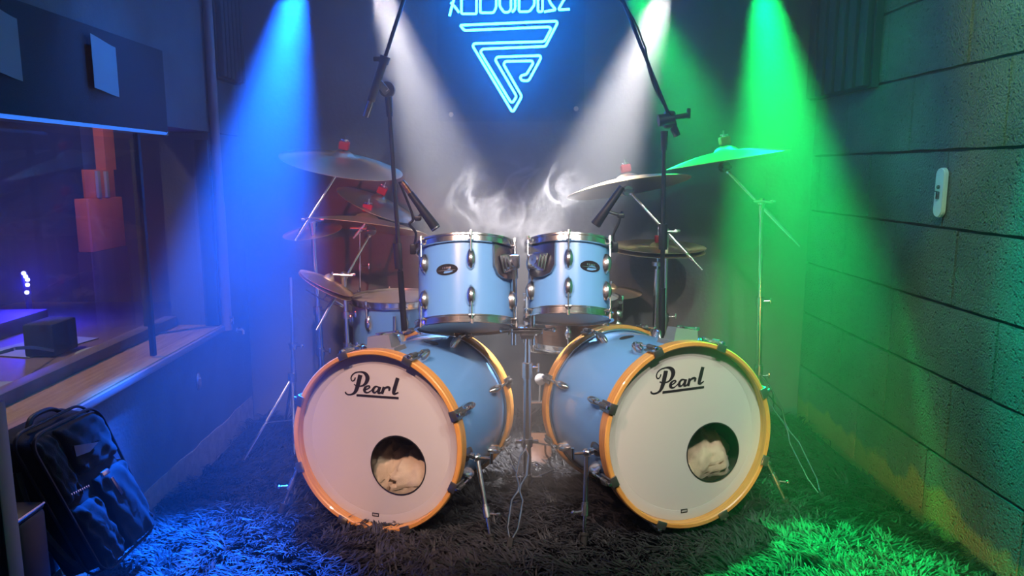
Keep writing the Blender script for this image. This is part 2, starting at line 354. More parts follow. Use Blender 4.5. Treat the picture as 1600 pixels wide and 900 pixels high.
# left wall with the control-room window
SILL, HEAD, WY0, WY1 = 0.495, 1.19, 0.2, 2.80
wl = MB()
wl.box((XL - 0.09, 1.1, 0.24), (0.18, 4.05, 0.48))
wl.box((XL - 0.09, 1.1, (HEAD + ZC) / 2 + 0.015), (0.18, 4.05, ZC - HEAD - 0.03))
wl.box((XL - 0.09, -0.35, 0.84), (0.18, 1.15, 0.75)); wl.box((XL - 0.09, 2.965, 0.84), (0.18, 0.33, 0.75))
wlo = struct(wl.build('wall_left', M['leftwall'], smooth=False))
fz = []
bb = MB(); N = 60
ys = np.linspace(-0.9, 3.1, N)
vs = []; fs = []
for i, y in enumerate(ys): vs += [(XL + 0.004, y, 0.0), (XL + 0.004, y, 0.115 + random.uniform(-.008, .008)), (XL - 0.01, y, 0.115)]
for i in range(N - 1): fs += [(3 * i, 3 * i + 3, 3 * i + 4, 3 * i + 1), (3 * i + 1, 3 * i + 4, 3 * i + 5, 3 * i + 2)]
struct(bb.add(vs, fs).build('warm_strip_left', M['warm_foot'], smooth=False))  # strip along the left wall with warm light painted into its colour
# window: sill, edge trim, far jamb, glass
win = struct(MB().box((XL - 0.115, (WY0 + WY1) / 2, SILL - 0.012), (0.25, WY1 - WY0, 0.024), bev=0.003).build('window_1', M['sill_wood']))
MB().box((XL + 0.010, (WY0 + 2.84) / 2, SILL - 0.016), (0.018, 2.84 - WY0, 0.022), bev=0.004).build('sill_edge', M['pipe'], win)
MB().box((XL - 0.185, (WY0 + WY1) / 2, SILL + 0.012), (0.05, WY1 - WY0, 0.044), bev=0.003).build('glazing_rail', M['desk'], win)
MB().box((XL - 0.02, WY1 - 0.012, 0.84), (0.05, 0.024, 0.70), bev=0.003).build('jamb', M['darkpanel'], win)
MB().box((XL - 0.02, 2.30, 0.845), (0.014, 0.016, 0.69)).build('mullion', M['darkpanel'], win)
MB().box((XL - 0.02, (WY0 + WY1) / 2, 0.845), (0.006, WY1 - WY0, 0.69)).build('pane', M['glass'], win, smooth=False)
MB().box((XL - 0.185, (WY0 + WY1) / 2, 0.855), (0.006, WY1 - WY0, 0.66)).build('pane', M['glass'], win, smooth=False)
MB().box((XL - 0.185, 2.62, 0.855), (0.02, 0.022, 0.66)).build('mullion', M['darkpanel'], win)
# panel above the window, with its blue lit edge as a glowing rod and two paper sheets
hp = tag(MB().box((XL + 0.010, 1.30, 1.325), (0.018, 2.26, 0.25), bev=0.002).build('window_blind', M['darkpanel']), 'dark rolled blind panel hung over the control room window', 'blind')
ls = thing('lit_edge', 'lower edge of the blind panel, its blue light put in as a glowing strip', 'light', (XL + 0.01, 1.3, 1.195))
MB().tube([(0, -1.1, 0), (0, 1.13, 0)], 0.005, 8).build('tube', M['blue_edge'], ls); MB().box((0, 1.137, 0), (0.014, 0.014, 0.014), bev=0.002).build('end_cap', M['chrome_soft'], ls)
for k, (ya, yb, za, zb, lab) in enumerate(((1.60, 1.715, 1.285, 1.42, 'teal lit paper sheet stuck to the blind panel at the picture edge'), (1.985, 2.135, 1.29, 1.425, 'pale grey curled paper sheet stuck to the blind panel by its corner'))):
    mb = MB(); n = 8; vs = []; fs = []
    for i in range(n + 1):
        t = i / n; y = ya + (yb - ya) * t; x = XL + 0.022 + 0.012 * (1 - t) ** 2 + 0.002 * math.sin(5 * t)
        for d in (0, 0.0008): vs += [(x + d, y, za - 0.01 * t), (x + d, y, zb - 0.012 * t)]
    for i in range(n):
        a, b = 4 * i, 4 * i + 4; fs += [(a, b, b + 1, a + 1), (a + 2, a + 3, b + 3, b + 2), (a, a + 2, b + 2, b), (a + 1, b + 1, b + 3, a + 3)]
    fs += [(0, 1, 3, 2), (4 * n, 4 * n + 2, 4 * n + 3, 4 * n + 1)]
    tag(mb.add(vs, fs).build('paper_sheet', M['paper']), lab, 'paper', 'paper sheets on the blind panel')
# control room beyond the glass
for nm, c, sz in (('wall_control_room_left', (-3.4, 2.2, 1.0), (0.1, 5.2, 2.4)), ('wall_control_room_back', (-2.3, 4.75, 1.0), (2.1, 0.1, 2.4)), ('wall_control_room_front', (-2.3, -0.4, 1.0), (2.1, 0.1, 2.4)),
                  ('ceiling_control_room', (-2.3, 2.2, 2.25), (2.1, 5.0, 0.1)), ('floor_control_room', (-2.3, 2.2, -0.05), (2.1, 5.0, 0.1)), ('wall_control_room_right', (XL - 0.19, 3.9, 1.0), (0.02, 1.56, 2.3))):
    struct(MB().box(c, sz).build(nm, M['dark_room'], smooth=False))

# ------------------------------------------------------------------ drum hardware
def rbar(mb, p, q, r, n=8): return mb.tube([p, q], r, n)
def lug_mesh(L, w, h):
    # teardrop lug lying on z axis from 0 to -L, standing h proud along +y
    vs = []; fs = []; k = 9; n = 8
    for i in range(k):
        t = i / (k - 1); s_ = math.sin(math.pi * min(1, 0.08 + 0.92 * t)) ** 0.45 if t < 0.9 else math.sin(math.pi * (0.08 + 0.92 * t)) ** 0.45
        s_ = max(0.12, abs(s_))
        for j in range(n + 1):
            a = math.pi * j / n; vs.append((w / 2 * s_ * math.cos(a), h * s_ * math.sin(a) ** 0.7, -L * t))
    m = n + 1
    for i in range(k - 1):
        for j in range(n): fs.append((i * m + j, i * m + j + 1, (i + 1) * m + j + 1, (i + 1) * m + j))
        fs.append((i * m, (i + 1) * m, (i + 1) * m + n, i * m + n))
    fs.append(tuple(range(m))); fs.append(tuple((k - 1) * m + j for j in range(m - 1, -1, -1)))
    return vs, fs

LETTERS = [  # strokes of the printed name, measured on the left head in a 12.86x enlargement from (520, 570): x, y, width
    [(455, 252, 26), (440, 298, 24), (405, 325, 22), (375, 300, 22), (372, 250, 24), (400, 195, 24), (460, 155, 24), (540, 140, 26), (620, 152, 45), (675, 195, 72), (700, 255, 82), (690, 315, 76), (660, 370, 58), (615, 410, 36), (560, 426, 26), (515, 425, 24), (465, 412, 24), (430, 388, 22)],
    [(558, 200, 84), (533, 300, 84), (508, 400, 82), (475, 500, 74), (435, 562, 52), (375, 592, 34), (305, 594, 28), (264, 566, 28), (262, 540, 34)],
    [(640, 500, 24), (705, 478, 26), (745, 448, 30), (735, 424, 26), (690, 428, 32), (650, 462, 50), (640, 510, 58), (660, 548, 42), (705, 556, 28), (755, 530, 20), (790, 498, 18)],
    [(925, 446, 26), (870, 432, 34), (826, 470, 48), (812, 520, 54), (836, 556, 40), (875, 542, 26), (925, 480, 22)],
    [(950, 440, 58), (928, 510, 58), (920, 555, 50), (950, 566, 30), (990, 530, 20)],
    [(1035, 440, 58), (1012, 515, 58), (992, 580, 56)], [(1015, 505, 26), (1065, 458, 36), (1115, 446, 46), (1145, 468, 46), (1132, 520, 34)],
    [(1308, 262, 74), (1270, 390, 76), (1236, 510, 74), (1224, 568, 56), (1262, 580, 36), (1320, 548, 22)],
]
UNDER = [(480, 608, 46), (1325, 668, 46)]
def bass_frame(c, yaw, tilt):
    ax = Vector((math.sin(yaw) * math.cos(tilt), math.cos(yaw) * math.cos(tilt), -math.sin(tilt)))
    return frame(c, -ax, Vector((0, 0, 1)).cross(-ax))
TL_ = bass_frame((-0.376, 2.054, 0.302), R_(17.8), R_(4.2)); TR_ = bass_frame((0.533, 2.018, 0.332), R_(-17.5), R_(5.5))
HEADZ = -0.030
def head_local(px, py, T, zoff=HEADZ):
    n = T.to_3x3() @ Vector((0, 0, 1)); p0 = T @ Vector((0, 0, zoff))
    return T.inverted() @ onplane(px, py, p0, n)
def stroke(mb, pts, z, conv):
    P = smooth_path([(x, y, w_) for x, y, w_ in pts], 5) if len(pts) > 2 else [Vector(p) for p in pts]
    L = []; Rr = []
    for i, p in enumerate(P):
        a = P[max(0, i - 1)]; b = P[min(len(P) - 1, i + 1)]; t = Vector((b.x - a.x, b.y - a.y)); t.normalize(); nx, ny = -t.y, t.x
        L.append(conv(p.x + nx * p.z / 2, p.y + ny * p.z / 2)); Rr.append(conv(p.x - nx * p.z / 2, p.y - ny * p.z / 2))
    vs = [(q.x, q.y, z) for q in L] + [(q.x, q.y, z) for q in Rr]; n = len(P)
    mb.add(vs, [(i, i + 1, n + i + 1, n + i) for i in range(n - 1)])
conv_letter = lambda x, y: head_local(520 + x / 12.86, 570 + y / 12.86, TL_)
BR, HR, BL = 0.250, 0.270, 0.50

def bass_drum(T, label, side, hole_px, rad):
    t = thing('bass_drum', label, 'drum', T, 'pale blue bass drums')
    # shell (outer wrap, open at the front port)
    MB().lathe([(BR, -0.040), (BR, -BL + 0.040), (BR - 0.008, -BL + 0.040), (BR - 0.008, -0.040)], 96, closed=True).build('shell', M['shell'], t)
    MB().lathe([(BR - 0.009, -0.041), (BR - 0.009, -BL + 0.041), (BR - 0.0105, -BL + 0.041), (BR - 0.0105, -0.041)], 64, closed=True).build('shell_lining', M['shell_in'], t)
    hp = [(HR, -0.003), (HR - 0.003, 0.0), (0.258, 0.0), (0.255, -0.003), (0.255, -0.042), (HR - 0.003, -0.042), (HR, -0.039)]
    MB().lathe(hp, 96, closed=True).build('front_hoop', M['maple'], t)
    MB().lathe([(r, -BL - z) for r, z in hp], 96, closed=True).build('back_hoop', M['maple'], t)
    for nm, zz in (('front_rim', -0.043), ('back_rim', -BL + 0.043)):
        MB().lathe([(0.2555 + 0.004 * math.cos(a), zz + 0.003 * math.sin(a)) for a in np.linspace(0, 2 * math.pi, 9)[:-1]], 96, closed=True).build(nm, M['chrome_soft'], t)
    # front head with the off-centre port
    hc = head_local(*hole_px, T); n = 96; vs = []; fs = []; rings = 6
    ring_r = [1.0, 0.90, 0.895, 0.5, 0.0]
    def pt(a, f):  # f 0 outer .. 1 hole
        o = Vector((math.cos(a) * 0.2545, math.sin(a) * 0.2545)); h_ = Vector((hc.x + rad * math.cos(a), hc.y + rad * math.sin(a)))
        return o.lerp(h_, f)
    for zz in (HEADZ, HEADZ - 0.0006):
        for f in np.linspace(0, 1, rings):
            for j in range(n):
                p = pt(2 * math.pi * j / n, f); vs.append((p.x, p.y, zz))
    for k in range(rings - 1):
        for j in range(n):
            j2 = (j + 1) % n; fs.append((k * n + j, k * n + j2, (k + 1) * n + j2, (k + 1) * n + j))
            o_ = rings * n; fs.append((o_ + k * n + j2, o_ + k * n + j, o_ + (k + 1) * n + j, o_ + (k + 1) * n + j2))
    MB().add(vs, fs).build('front_head', M['head'], t)
    MB().lathe([(0.2545, HEADZ + 0.0004), (0.226, HEADZ + 0.0008), (0.225, HEADZ + 0.0003)], 96).build('damping_ring', M['head_ring'], t)
    pr = [(rad + 0.0018 * math.cos(a), 0.0018 * math.sin(a)) for a in np.linspace(0, 2 * math.pi, 7)[:-1]]
    MB().lathe(pr, 64, Matrix.Translation((hc.x, hc.y, HEADZ + 0.001)), closed=True).build('port_rim', M['black'], t)
    MB().lathe([(0.0001, -BL + 0.03), (0.2545, -BL + 0.03), (0.2545, -BL + 0.029), (0.0001, -BL + 0.029)], 64).build('batter_head', M['head_clear'], t)
    # printed name
    mb = MB()
    for i, s_ in enumerate(LETTERS): stroke(mb, s_, HEADZ + 0.0012 + 0.00005 * i, conv_letter)
    mb.build('lettering', M['ink'], t, smooth=False)
    mb = MB(); stroke(mb, UNDER, HEADZ + 0.0012, conv_letter); mb.build('underline', M['ink'], t, smooth=False)
    lb = head_local(587, 804, TL_)
    MB().box((lb.x, lb.y, HEADZ + 0.001), (0.022, 0.011, 0.0008)).build('head_label', M['ink'], t, smooth=False)
    mk = MB()
    for q in range(5): mk.box((lb.x - 0.007 + q * 0.0035, lb.y, HEADZ + 0.0016), (0.0022, 0.005, 0.0004))
    mk.build('head_label_mark', M['head'], t, smooth=False)
    # claws, rods, lugs
    cl = MB(); cl.box((0, 0.2745, -0.024), (0.030, 0.006, 0.052), bev=0.0015); cl.box((0, 0.2655, 0.0035), (0.030, 0.022, 0.005), bev=0.0015)
    cl.tube([(0, 0.280, -0.012), (0, 0.280, -0.046)], 0.0075, 10); cl.tube([(-0.008, 0.2785, -0.03), (0.008, 0.2785, -0.03)], 0.004, 8)
    rd = MB().tube([(0, 0.280, -0.004), (0, 0.280, -0.105)], 0.0032, 8); rd.box((0, 0.280, 0.000), (0.009, 0.009, 0.012), bev=0.001)
    vs, fs = lug_mesh(0.066, 0.026, 0.034)
    lg = MB().add(vs, fs, Matrix.Translation((0, 0.2495, -0.094)))
    lg.tube([(0, 0.280, -0.088), (0, 0.280, -0.104)], 0.006, 8)
    flip = Matrix.Translation((0, 0, -BL)) @ Matrix.Rotation(math.pi, 4, 'Y')
    for nm, mb, mt in (('claw_hook', cl, M['claw']), ('tension_rod', rd, M['chrome']), ('lug', lg, M['chrome'])):
        o0 = mb.build(nm, mt, t)
        for k in range(8):
            a = -R_(22.5 + 45 * k)
            (o0 if k == 0 else inst(o0, t)).matrix_basis = Matrix.Rotation(a, 4, 'Z')
            inst(o0, t).matrix_basis = flip @ Matrix.Rotation(a, 4, 'Z')
    # tom mount base on top
    a0 = -R_(-9 if side < 0 else 10)
    BT = Matrix.Rotation(a0, 4, 'Z') @ Matrix.Translation((0, BR, -0.135 if side < 0 else -0.125))
    mb = MB()
    def frust(y0, y1, wx0, wz0, wx1, wz1):
        q = [(-1, -1), (1, -1), (1, 1), (-1, 1)]
        mb.add([(sx * wx0 / 2, y0, sz * wz0 / 2) for sx, sz in q] + [(sx * wx1 / 2, y1, sz * wz1 / 2) for sx, sz in q], [(0, 1, 2, 3), (7, 6, 5, 4)] + [(i, (i + 1) % 4, 4 + (i + 1) % 4, 4 + i) for i in range(4)], BT)
    frust(-0.006, 0.007, 0.112, 0.085, 0.108, 0.080); frust(0.007, 0.046, 0.084, 0.062, 0.072, 0.050)
    mo = mb.build('mount_base', M['mount'], t, ang=20)
    mb = MB(); mb.tube([(0, 0.046, 0), (0, 0.052, 0)], 0.016, 16, BT); mb.tube([(-0.02, 0.05, 0), (0.045, 0.05, 0)], 0.004, 8, BT); mb.box((0.05, 0.05, 0), (0.014, 0.01, 0.012), BT, 0.002); mb.build('mount_clamp', M['chrome'], mo)
    # oval badge/vent on the shell
    ang_b = -R_(9 if side < 0 else -9); n = 20; vs = []; fs = []
    for rr in (0, 1):
        for j in range(n):
            a = 2 * math.pi * j / n; th = ang_b + 0.105 * math.cos(a) * 0.95; zz = -0.315 + 0.019 * math.sin(a); r_ = BR + 0.0005 + 0.002 * rr
            vs.append((math.sin(-th) * r_, math.cos(th) * r_, zz))
    fs = [tuple(range(n, 2 * n))] + [(j, (j + 1) % n, n + (j + 1) % n, n + j) for j in range(n)]
    MB().add(vs, fs).build('badge', M['steel_dark'], t)
    # spurs
    for s_, px_top, foot in spur_spec[side]:
        ph = s_ * R_(99); ry = Matrix.Rotation(-ph, 4, 'Z'); BT2 = ry @ Matrix.Translation((0, BR, -0.105))
        sp = MB()
        prof = [(0.0001, 0.012), (0.010, 0.012), (0.020, 0.007), (0.026, 0.001), (0.026, -0.004), (0.0001, -0.004)]
        Tp = BT2 @ Matrix.Rotation(-math.pi / 2, 4, 'X') @ Matrix.Diagonal((0.85, 1.5, 1, 1))
        sp.lathe(prof, 20, Tp); so = sp.build('spur_bracket', M['steel_dark'], t)
        ptop = T @ (BT2 @ Vector((0, 0.032, 0.0))); pf = Vector(foot); d = (pf - ptop)
        inv = T.inverted(); J = lambda u: inv @ (ptop + d * u)
        kb = MB(); kb.tube([inv @ (T @ (BT2 @ Vector((0, 0.005, 0)))), J(0)], 0.010, 10); kb.ball(J(0), 0.014, n=10)
        kn = d.cross(Vector((0, 1, 0))).normalized() * (0.042 if s_ * side < 0 else -0.042) * (1 if side < 0 else -1)
        kn = Vector((0.042 * s_, -0.012, 0.002)); kw = T.inverted() @ (ptop + kn)
        kb.tube([J(0), kw], 0.005, 8); kb.tube([kw + Vector((0, -0.016, 0)), kw + Vector((0, 0.016, 0))], 0.0055, 8)
        kb.build('knob', M['chrome'], so)
        lg_ = MB(); lg_.tube([J(0), J(0.62)], 0.0075, 10).tube([J(0.62), J(0.9)], 0.0048, 8); lo = lg_.build('spur', M['chrome'], t)
        ml = MB(); ml.tube([J(0.57), J(0.69)], 0.0115, 12); ml.tube([J(0.545), J(0.56)], 0.010, 12)
        a_ = J(0.64); b_ = inv @ (ptop + d * 0.64 + Vector((0.034 * s_, -0.01, 0))); ml.tube([a_, b_], 0.0035, 8); ml.ball(b_, 0.007, n=8)
        ml.build('memory_lock', M['chrome_soft'], lo)
        ft = MB(); ft.tube([J(0.875), J(0.9)], 0.012, 12); ft.tube([J(0.9), J(1.0)], 0.0095, 10); ft.build('rubber_foot', M['rubber'], lo)
    return t
spur_spec = {-1: [(1, None, atz(769, 853, 0.040)), (-1, None, atz(438, 802, 0.035))],
             1: [(-1, None, atz(912, 851, 0.040)), (1, None, atz(1232, 794, 0.035))]}
bdl = bass_drum(TL_, 'pale blue bass drum with pink lit head, left of the kit', -1, (622, 727), 0.087)
bdr = bass_drum(TR_, 'pale blue bass drum with grey head, right of the kit by the green light', 1, (1114, 706.5), 0.087)

def blanket(T, label, hole_px, seed):
    hc = head_local(*hole_px, T); rng = np.random.default_rng(seed); vs = []; fs = []
    mb = MB()
    lumps = [((hc.x + 0.015, hc.y - 0.070, -0.17), (0.13, 0.095, 0.11), 0.3), ((hc.x - 0.095, hc.y - 0.055, -0.15), (0.065, 0.085, 0.085), 1.9), ((hc.x + 0.100, hc.y - 0.025, -0.19), (0.055, 0.085, 0.10), 3.2)] if seed == 1 else \
            [((hc.x + 0.030, hc.y - 0.050, -0.17), (0.105, 0.095, 0.11), 0.9), ((hc.x - 0.080, hc.y - 0.080, -0.14), (0.065, 0.060, 0.08), 2.2), ((hc.x - 0.03, hc.y - 0.035, -0.24), (0.11, 0.10, 0.09), 4.2)]
    for (c, s_, ph) in lumps:
        nu, nv = 48, 28; vs = []; fs = []
        for i in range(nv + 1):
            v = math.pi * i / nv
            for j in range(nu):
                u = 2 * math.pi * j / nu
                d = Vector((math.sin(v) * math.cos(u), math.cos(v), math.sin(v) * math.sin(u)))
                fold = 0.085 * math.sin(9 * d.x + 7 * d.y * d.x + 5 * d.z + ph) - 0.13 * (1 - abs(math.sin(5 * d.y + 7 * d.x + 3 * d.x * d.z + ph * 2))) ** 4 - 0.10 * (1 - abs(math.sin(9 * d.x - 4 * d.y + ph))) ** 5 + 0.02 * math.sin(21 * d.x - 15 * d.y + ph)
                q = Vector((d.x * s_[0], d.y * s_[1], d.z * s_[2])) * (1 + fold) + Vector(c)
                rr = math.hypot(q.x, q.y)
                if rr > 0.235: q.x *= 0.235 / rr; q.y *= 0.235 / rr
                q.z = min(q.z, -0.045)
                vs.append(q)
        for i in range(nv):
            for j in range(nu): fs.append((i * nu + j, i * nu + (j + 1) % nu, (i + 1) * nu + (j + 1) % nu, (i + 1) * nu + j))
        mb.add(vs, fs)
    o = mb.build('blanket', M['blanket'], ang=80); o.matrix_basis = T
    tag(o, label, 'blanket')
blanket(TL_, 'crumpled beige blanket stuffed inside the pink lit bass drum on the left', (622, 727), 1)
blanket(TR_, 'folded beige blanket inside the bass drum by the green light', (1114, 706.5), 2)

def tom(name, label, T, r, L, nl, a0, badge_a=None, hoop='hoop_chrome', shell='shell', lug_l=0.064, group=None):
    """drum standing on local z: origin at the bottom rim centre"""
    t = thing(name, label, 'drum', T, group)
    hh = 0.026; rs = r - 0.010
    MB().lathe([(rs, hh * 0.7), (rs, L - hh * 0.7), (rs - 0.006, L - hh * 0.7), (rs - 0.006, hh * 0.7)], 64, closed=True).build('shell', M[shell], t)
    hp = [(r - 0.004, 0.0), (r + 0.003, 0.0015), (r + 0.003, 0.004), (r - 0.001, 0.006), (r - 0.001, 0.019), (r + 0.004, 0.021), (r + 0.004, hh), (r - 0.006, hh), (r - 0.006, 0.004)]
    MB().lathe([(a, L - hh + b) for a, b in hp], 72, closed=True).build('top_hoop', M[hoop], t)
    MB().lathe([(a, hh - b) for a, b in hp], 72, closed=True).build('bottom_hoop', M[hoop], t)
    MB().lathe([(0.0001, L - 0.010), (r - 0.007, L - 0.010), (r - 0.007, L - 0.011), (0.0001, L - 0.011)], 48).build('batter_head', M['head_clear'], t)
    MB().lathe([(0.0001, 0.008), (r - 0.007, 0.008), (r - 0.007, 0.010), (0.0001, 0.010)], 48).build('resonant_head', M['head_clear'], t)
    vs, fs = lug_mesh(lug_l, 0.031, 0.023)
    lt = MB().add(vs, fs, Matrix.Translation((0, rs - 0.001, L - hh - 0.026)))
    rt = MB().tube([(0, r + 0.008, L - hh - 0.034), (0, r + 0.008, L - 0.004)], 0.0032, 8); rt.tube([(0, r + 0.008, L - 0.008), (0, r + 0.008, L + 0.006)], 0.005, 6); rt.box((0, r + 0.003, L - hh + 0.006), (0.018, 0.014, 0.008), None, 0.001)
    lb = MB().add([(x, y, -z) for x, y, z in vs], fs, Matrix.Translation((0, rs - 0.001, hh + 0.026)))
    rb = MB().tube([(0, r + 0.008, hh + 0.034), (0, r + 0.008, 0.004)], 0.0032, 8); rb.tube([(0, r + 0.008, 0.008), (0, r + 0.008, -0.006)], 0.005, 6); rb.box((0, r + 0.003, hh - 0.006), (0.018, 0.014, 0.008), None, 0.001)
    for nm, mb, mt in (('lug', lt, M['chrome']), ('tension_rod', rt, M['chrome']), ('lug', lb, M['chrome']), ('tension_rod', rb, M['chrome'])):
        o0 = mb.build(nm, mt, t)
        for k in range(nl):
            (o0 if k == 0 else inst(o0, t)).matrix_basis = Matrix.Rotation(R_(a0) + 2 * math.pi * k / nl, 4, 'Z')
    if badge_a is not None:
        n = 24
        def patch(hw, hh_, dr, zc, oval=True):
            vs = []; 
            for j in range(n):
                a = 2 * math.pi * j / n; ca, sa = math.cos(a), math.sin(a)
                th = R_(badge_a) + hw * ca / rs; vs.append((-math.sin(th) * (rs + dr), math.cos(th) * (rs + dr), zc + hh_ * sa))
            vs += [(-math.sin(th_) * (rs - 0.001), math.cos(th_) * (rs - 0.001), z_) for th_, z_ in ((R_(badge_a) + hw * math.cos(2 * math.pi * j / n) / rs, zc + hh_ * math.sin(2 * math.pi * j / n)) for j in range(n))]
            return vs, [tuple(range(n))] + [(j, (j + 1) % n, n + (j + 1) % n, n + j) for j in range(n)]
        zc = L * 0.60
        bo = MB().add(*patch(0.036, 0.0175, 0.002, zc)).build('badge', M['badge'], t)
        MB().add(*patch(0.030, 0.0012, 0.0028, zc - 0.003)).build('badge_line', M['chrome_soft'], bo)
        mk = MB()
        for q in range(5):
            th = R_(badge_a) + (-0.012 + q * 0.006) / rs
            mk.box((0, rs + 0.0024, zc + 0.005), (0.0036, 0.0012, 0.006), Matrix.Rotation(th, 4, 'Z'))
        mk.build('badge_mark', M['chrome_soft'], bo, smooth=False)
    return t
def tilt_frame(top_c, L, back_tilt, roll=0.0, face=0.0):
    z = Vector((math.sin(roll), math.sin(back_tilt), math.cos(back_tilt))).normalized()
    T = frame(Vector(top_c) - z * L, z, (1, 0, 0)); return T
TT1 = tilt_frame(at(728, 384, 2.44), 0.278, R_(20), R_(-1)); TT2 = tilt_frame(at(889, 381, 2.42), 0.252, R_(20), R_(1.5))
tom('rack_tom', 'larger pale blue rack tom with oval black badge, over the pink lit bass drum', TT1, 0.1645, 0.278, 6, 188, 160, group='pale blue rack toms')
tom('rack_tom', 'smaller pale blue rack tom beside the hi-hat, over the grey headed bass drum', TT2, 0.142, 0.252, 6, 175, 206, group='pale blue rack toms')

def tom_bracket(T, r, L, ang, post_top):
    """suspension plate on the shell with its clamp block; belongs to the tom stand side"""
    mb = MB(); n = 12; vs = []; fs = []
    z1, z0_ = L - 0.030, L - 0.135
    hw = 0.050
    outline = [(-hw, z1), (hw, z1), (hw, z0_ + 0.035), (hw * 0.75, z0_ + 0.010), (hw * 0.3, z0_), (-hw * 0.3, z0_), (-hw * 0.75, z0_ + 0.010), (-hw, z0_ + 0.035)]
    k = len(outline)
    for dr in (0.003, 0.014):
        for x, z in outline:
            th = R_(ang) + x / r; vs.append((-math.sin(th) * (r + dr), math.cos(th) * (r + dr), z))
    c0 = len(vs)
    th = R_(ang)
    for dr in (0.003, 0.015): vs.append((-math.sin(th) * (r + dr), math.cos(th) * (r + dr), (z0_ + z1) / 2))
    fs = [(i, (i + 1) % k, k + (i + 1) % k, k + i) for i in range(k)] + [(c0 + 1, k + i, k + (i + 1) % k) for i in range(k)] + [(c0, (i + 1) % k, i) for i in range(k)]
    return mb.add([T @ Vector(v) for v in vs], fs)
# ------------------------------------------------------------------ double tom stand
PY = 2.33
base = Vector((at(824, 560, PY).x, PY, 0.0))
ts = thing('tom_stand', 'chrome double tom stand between the two bass drums', 'stand', base)
def WB(mb, name, m, parent, root, **k):  # world-space mesh into a thing (parts of parts sit at the same origin)
    mb.v = [root.matrix_basis.inverted() @ v for v in mb.v]; return mb.build(name, m, parent, **k)
x0, zt = base.x, at(824, 517, PY).z
zsl = at(824, 578, PY).z; zhub = at(824, 690, PY).z
WB(MB().tube([(x0, PY, zsl), (x0, PY, zt)], 0.0105, 16), 'upper_pole', M['chrome'], ts, ts)
WB(MB().tube([(x0, PY, 0.045), (x0, PY, zsl)], 0.0135, 16), 'lower_pole', M['chrome'], ts, ts)
slv = WB(MB().tube([(x0, PY, zsl - 0.026), (x0, PY, zsl + 0.024)], 0.0175, 16), 'height_sleeve', M['chrome_soft'], ts, ts)
WB(MB().tube([(x0, PY, zsl + 0.008), (x0 + 0.035, PY - 0.006, zsl + 0.010)], 0.004, 8).tube([(x0 + 0.035, PY, zsl - 0.006), (x0 + 0.035, PY, zsl + 0.022)], 0.004, 8), 'wing_nut', M['chrome'], slv, ts)
cl = MB().box((x0, PY, zt), (0.098, 0.034, 0.014), None, 0.004).box((x0, PY, zt + 0.012), (0.116, 0.040, 0.007), None, 0.003).box((x0, PY, zt - 0.015), (0.05, 0.028, 0.02), None, 0.005)
clo = WB(cl, 'post_clamp', M['chrome'], ts, ts)
for sx in (-1, 1): WB(MB().tube([(x0 + sx * 0.055, PY, zt + 0.004), (x0 + sx * 0.083, PY - 0.01, zt + 0.006)], 0.005, 8).ball((x0 + sx * 0.083, PY - 0.01, zt + 0.006), 0.009, n=8), 'wing_nut', M['chrome'], clo, ts)
for sx, px, TT, r, L, ang in ((-1, 803, TT1, 0.1545, 0.278, -127), (1, 832, TT2, 0.132, 0.252, 136)):
    xp = at(px, 470, PY).x; ztop = at(px, 408, PY).z
    pole = WB(MB().tube([(xp, PY, zt - 0.045), (xp, PY, ztop - 0.015)], 0.0098, 14), 'tom_post', M['chrome'], ts, ts)
    WB(MB().tube([(xp, PY, ztop - 0.055), (xp, PY, ztop - 0.012)], [0.0135, 0.0115], 14), 'collar', M['chrome_soft'], pole, ts)
    head = WB(MB().box((xp, PY - 0.004, ztop), (0.036, 0.034, 0.046), Matrix.Identity(4), 0.006), 'tilter_block', M['chrome'], ts, ts)
    pb = TT @ Vector((-math.sin(R_(ang)) * (r + 0.03), math.cos(R_(ang)) * (r + 0.03), L - 0.085)); ps = TT @ Vector((-math.sin(R_(ang)) * (r + 0.008), math.cos(R_(ang)) * (r + 0.008), L - 0.085))
    WB(MB().tube([(xp, PY, ztop + 0.005), pb, ps], 0.0095, 12), 'tom_arm', M['chrome'], ts, ts)
    br = WB(tom_bracket(TT, r, L, ang, None), 'suspension_plate', M['steel_dark'], ts, ts, ang=25)
    cb = MB()
    nrm = (pb - ps).normalized()
    for q in range(3):
        u = q / 2; cb.box((0, 0, 0), (0.056 - 0.008 * q, 0.062 - 0.008 * q, 0.006), frame(ps + nrm * (0.008 + 0.010 * q), nrm, (0, 0, 1)), 0.002)
    cb.tube([ps, ps + nrm * 0.036], 0.016, 14)
    WB(cb, 'clamp_rings', M['chrome'], br, ts)
    WB(MB().ball(TT @ Vector((-math.sin(R_(ang + sx * -40)) * (r + 0.002), math.cos(R_(ang + sx * -40)) * (r + 0.002), L - 0.155)), 0.0075, n=10), 'grommet', M['black'], ts, ts)
def wire_leg(root, hub, foot, name='tripod_leg', m='chrome', wid=0.016, r=0.0032, padlen=0.035, low=None):
    hub, foot = Vector(hub), Vector(foot); d = foot - hub; side = d.cross(Vector((0, 0, 1))).normalized(); up = side.cross(d.normalized())
    mb = MB()
    prof = [(0.0, 0.003), (0.06, 0.004), (0.14, 0.8), (0.36, 1.0), (0.47, 0.15), (0.53, 0.15), (0.63, 1.05), (0.90, 0.95), (1.0, 0.18)]
    for s_ in (-1, 1): mb.tube([hub + d * t + side * s_ * wid * k for t, k in prof], r, 8)
    o = WB(mb, name, M[m], root, root)
    f2 = foot + d.normalized() * padlen
    WB(MB().beam(foot, Vector((f2.x, f2.y, max(0.012, f2.z))), 0.022, 0.016, up, 0.003), 'rubber_foot', M['rubber'], o, root)
    return o
hub = Vector((x0, PY, zhub))
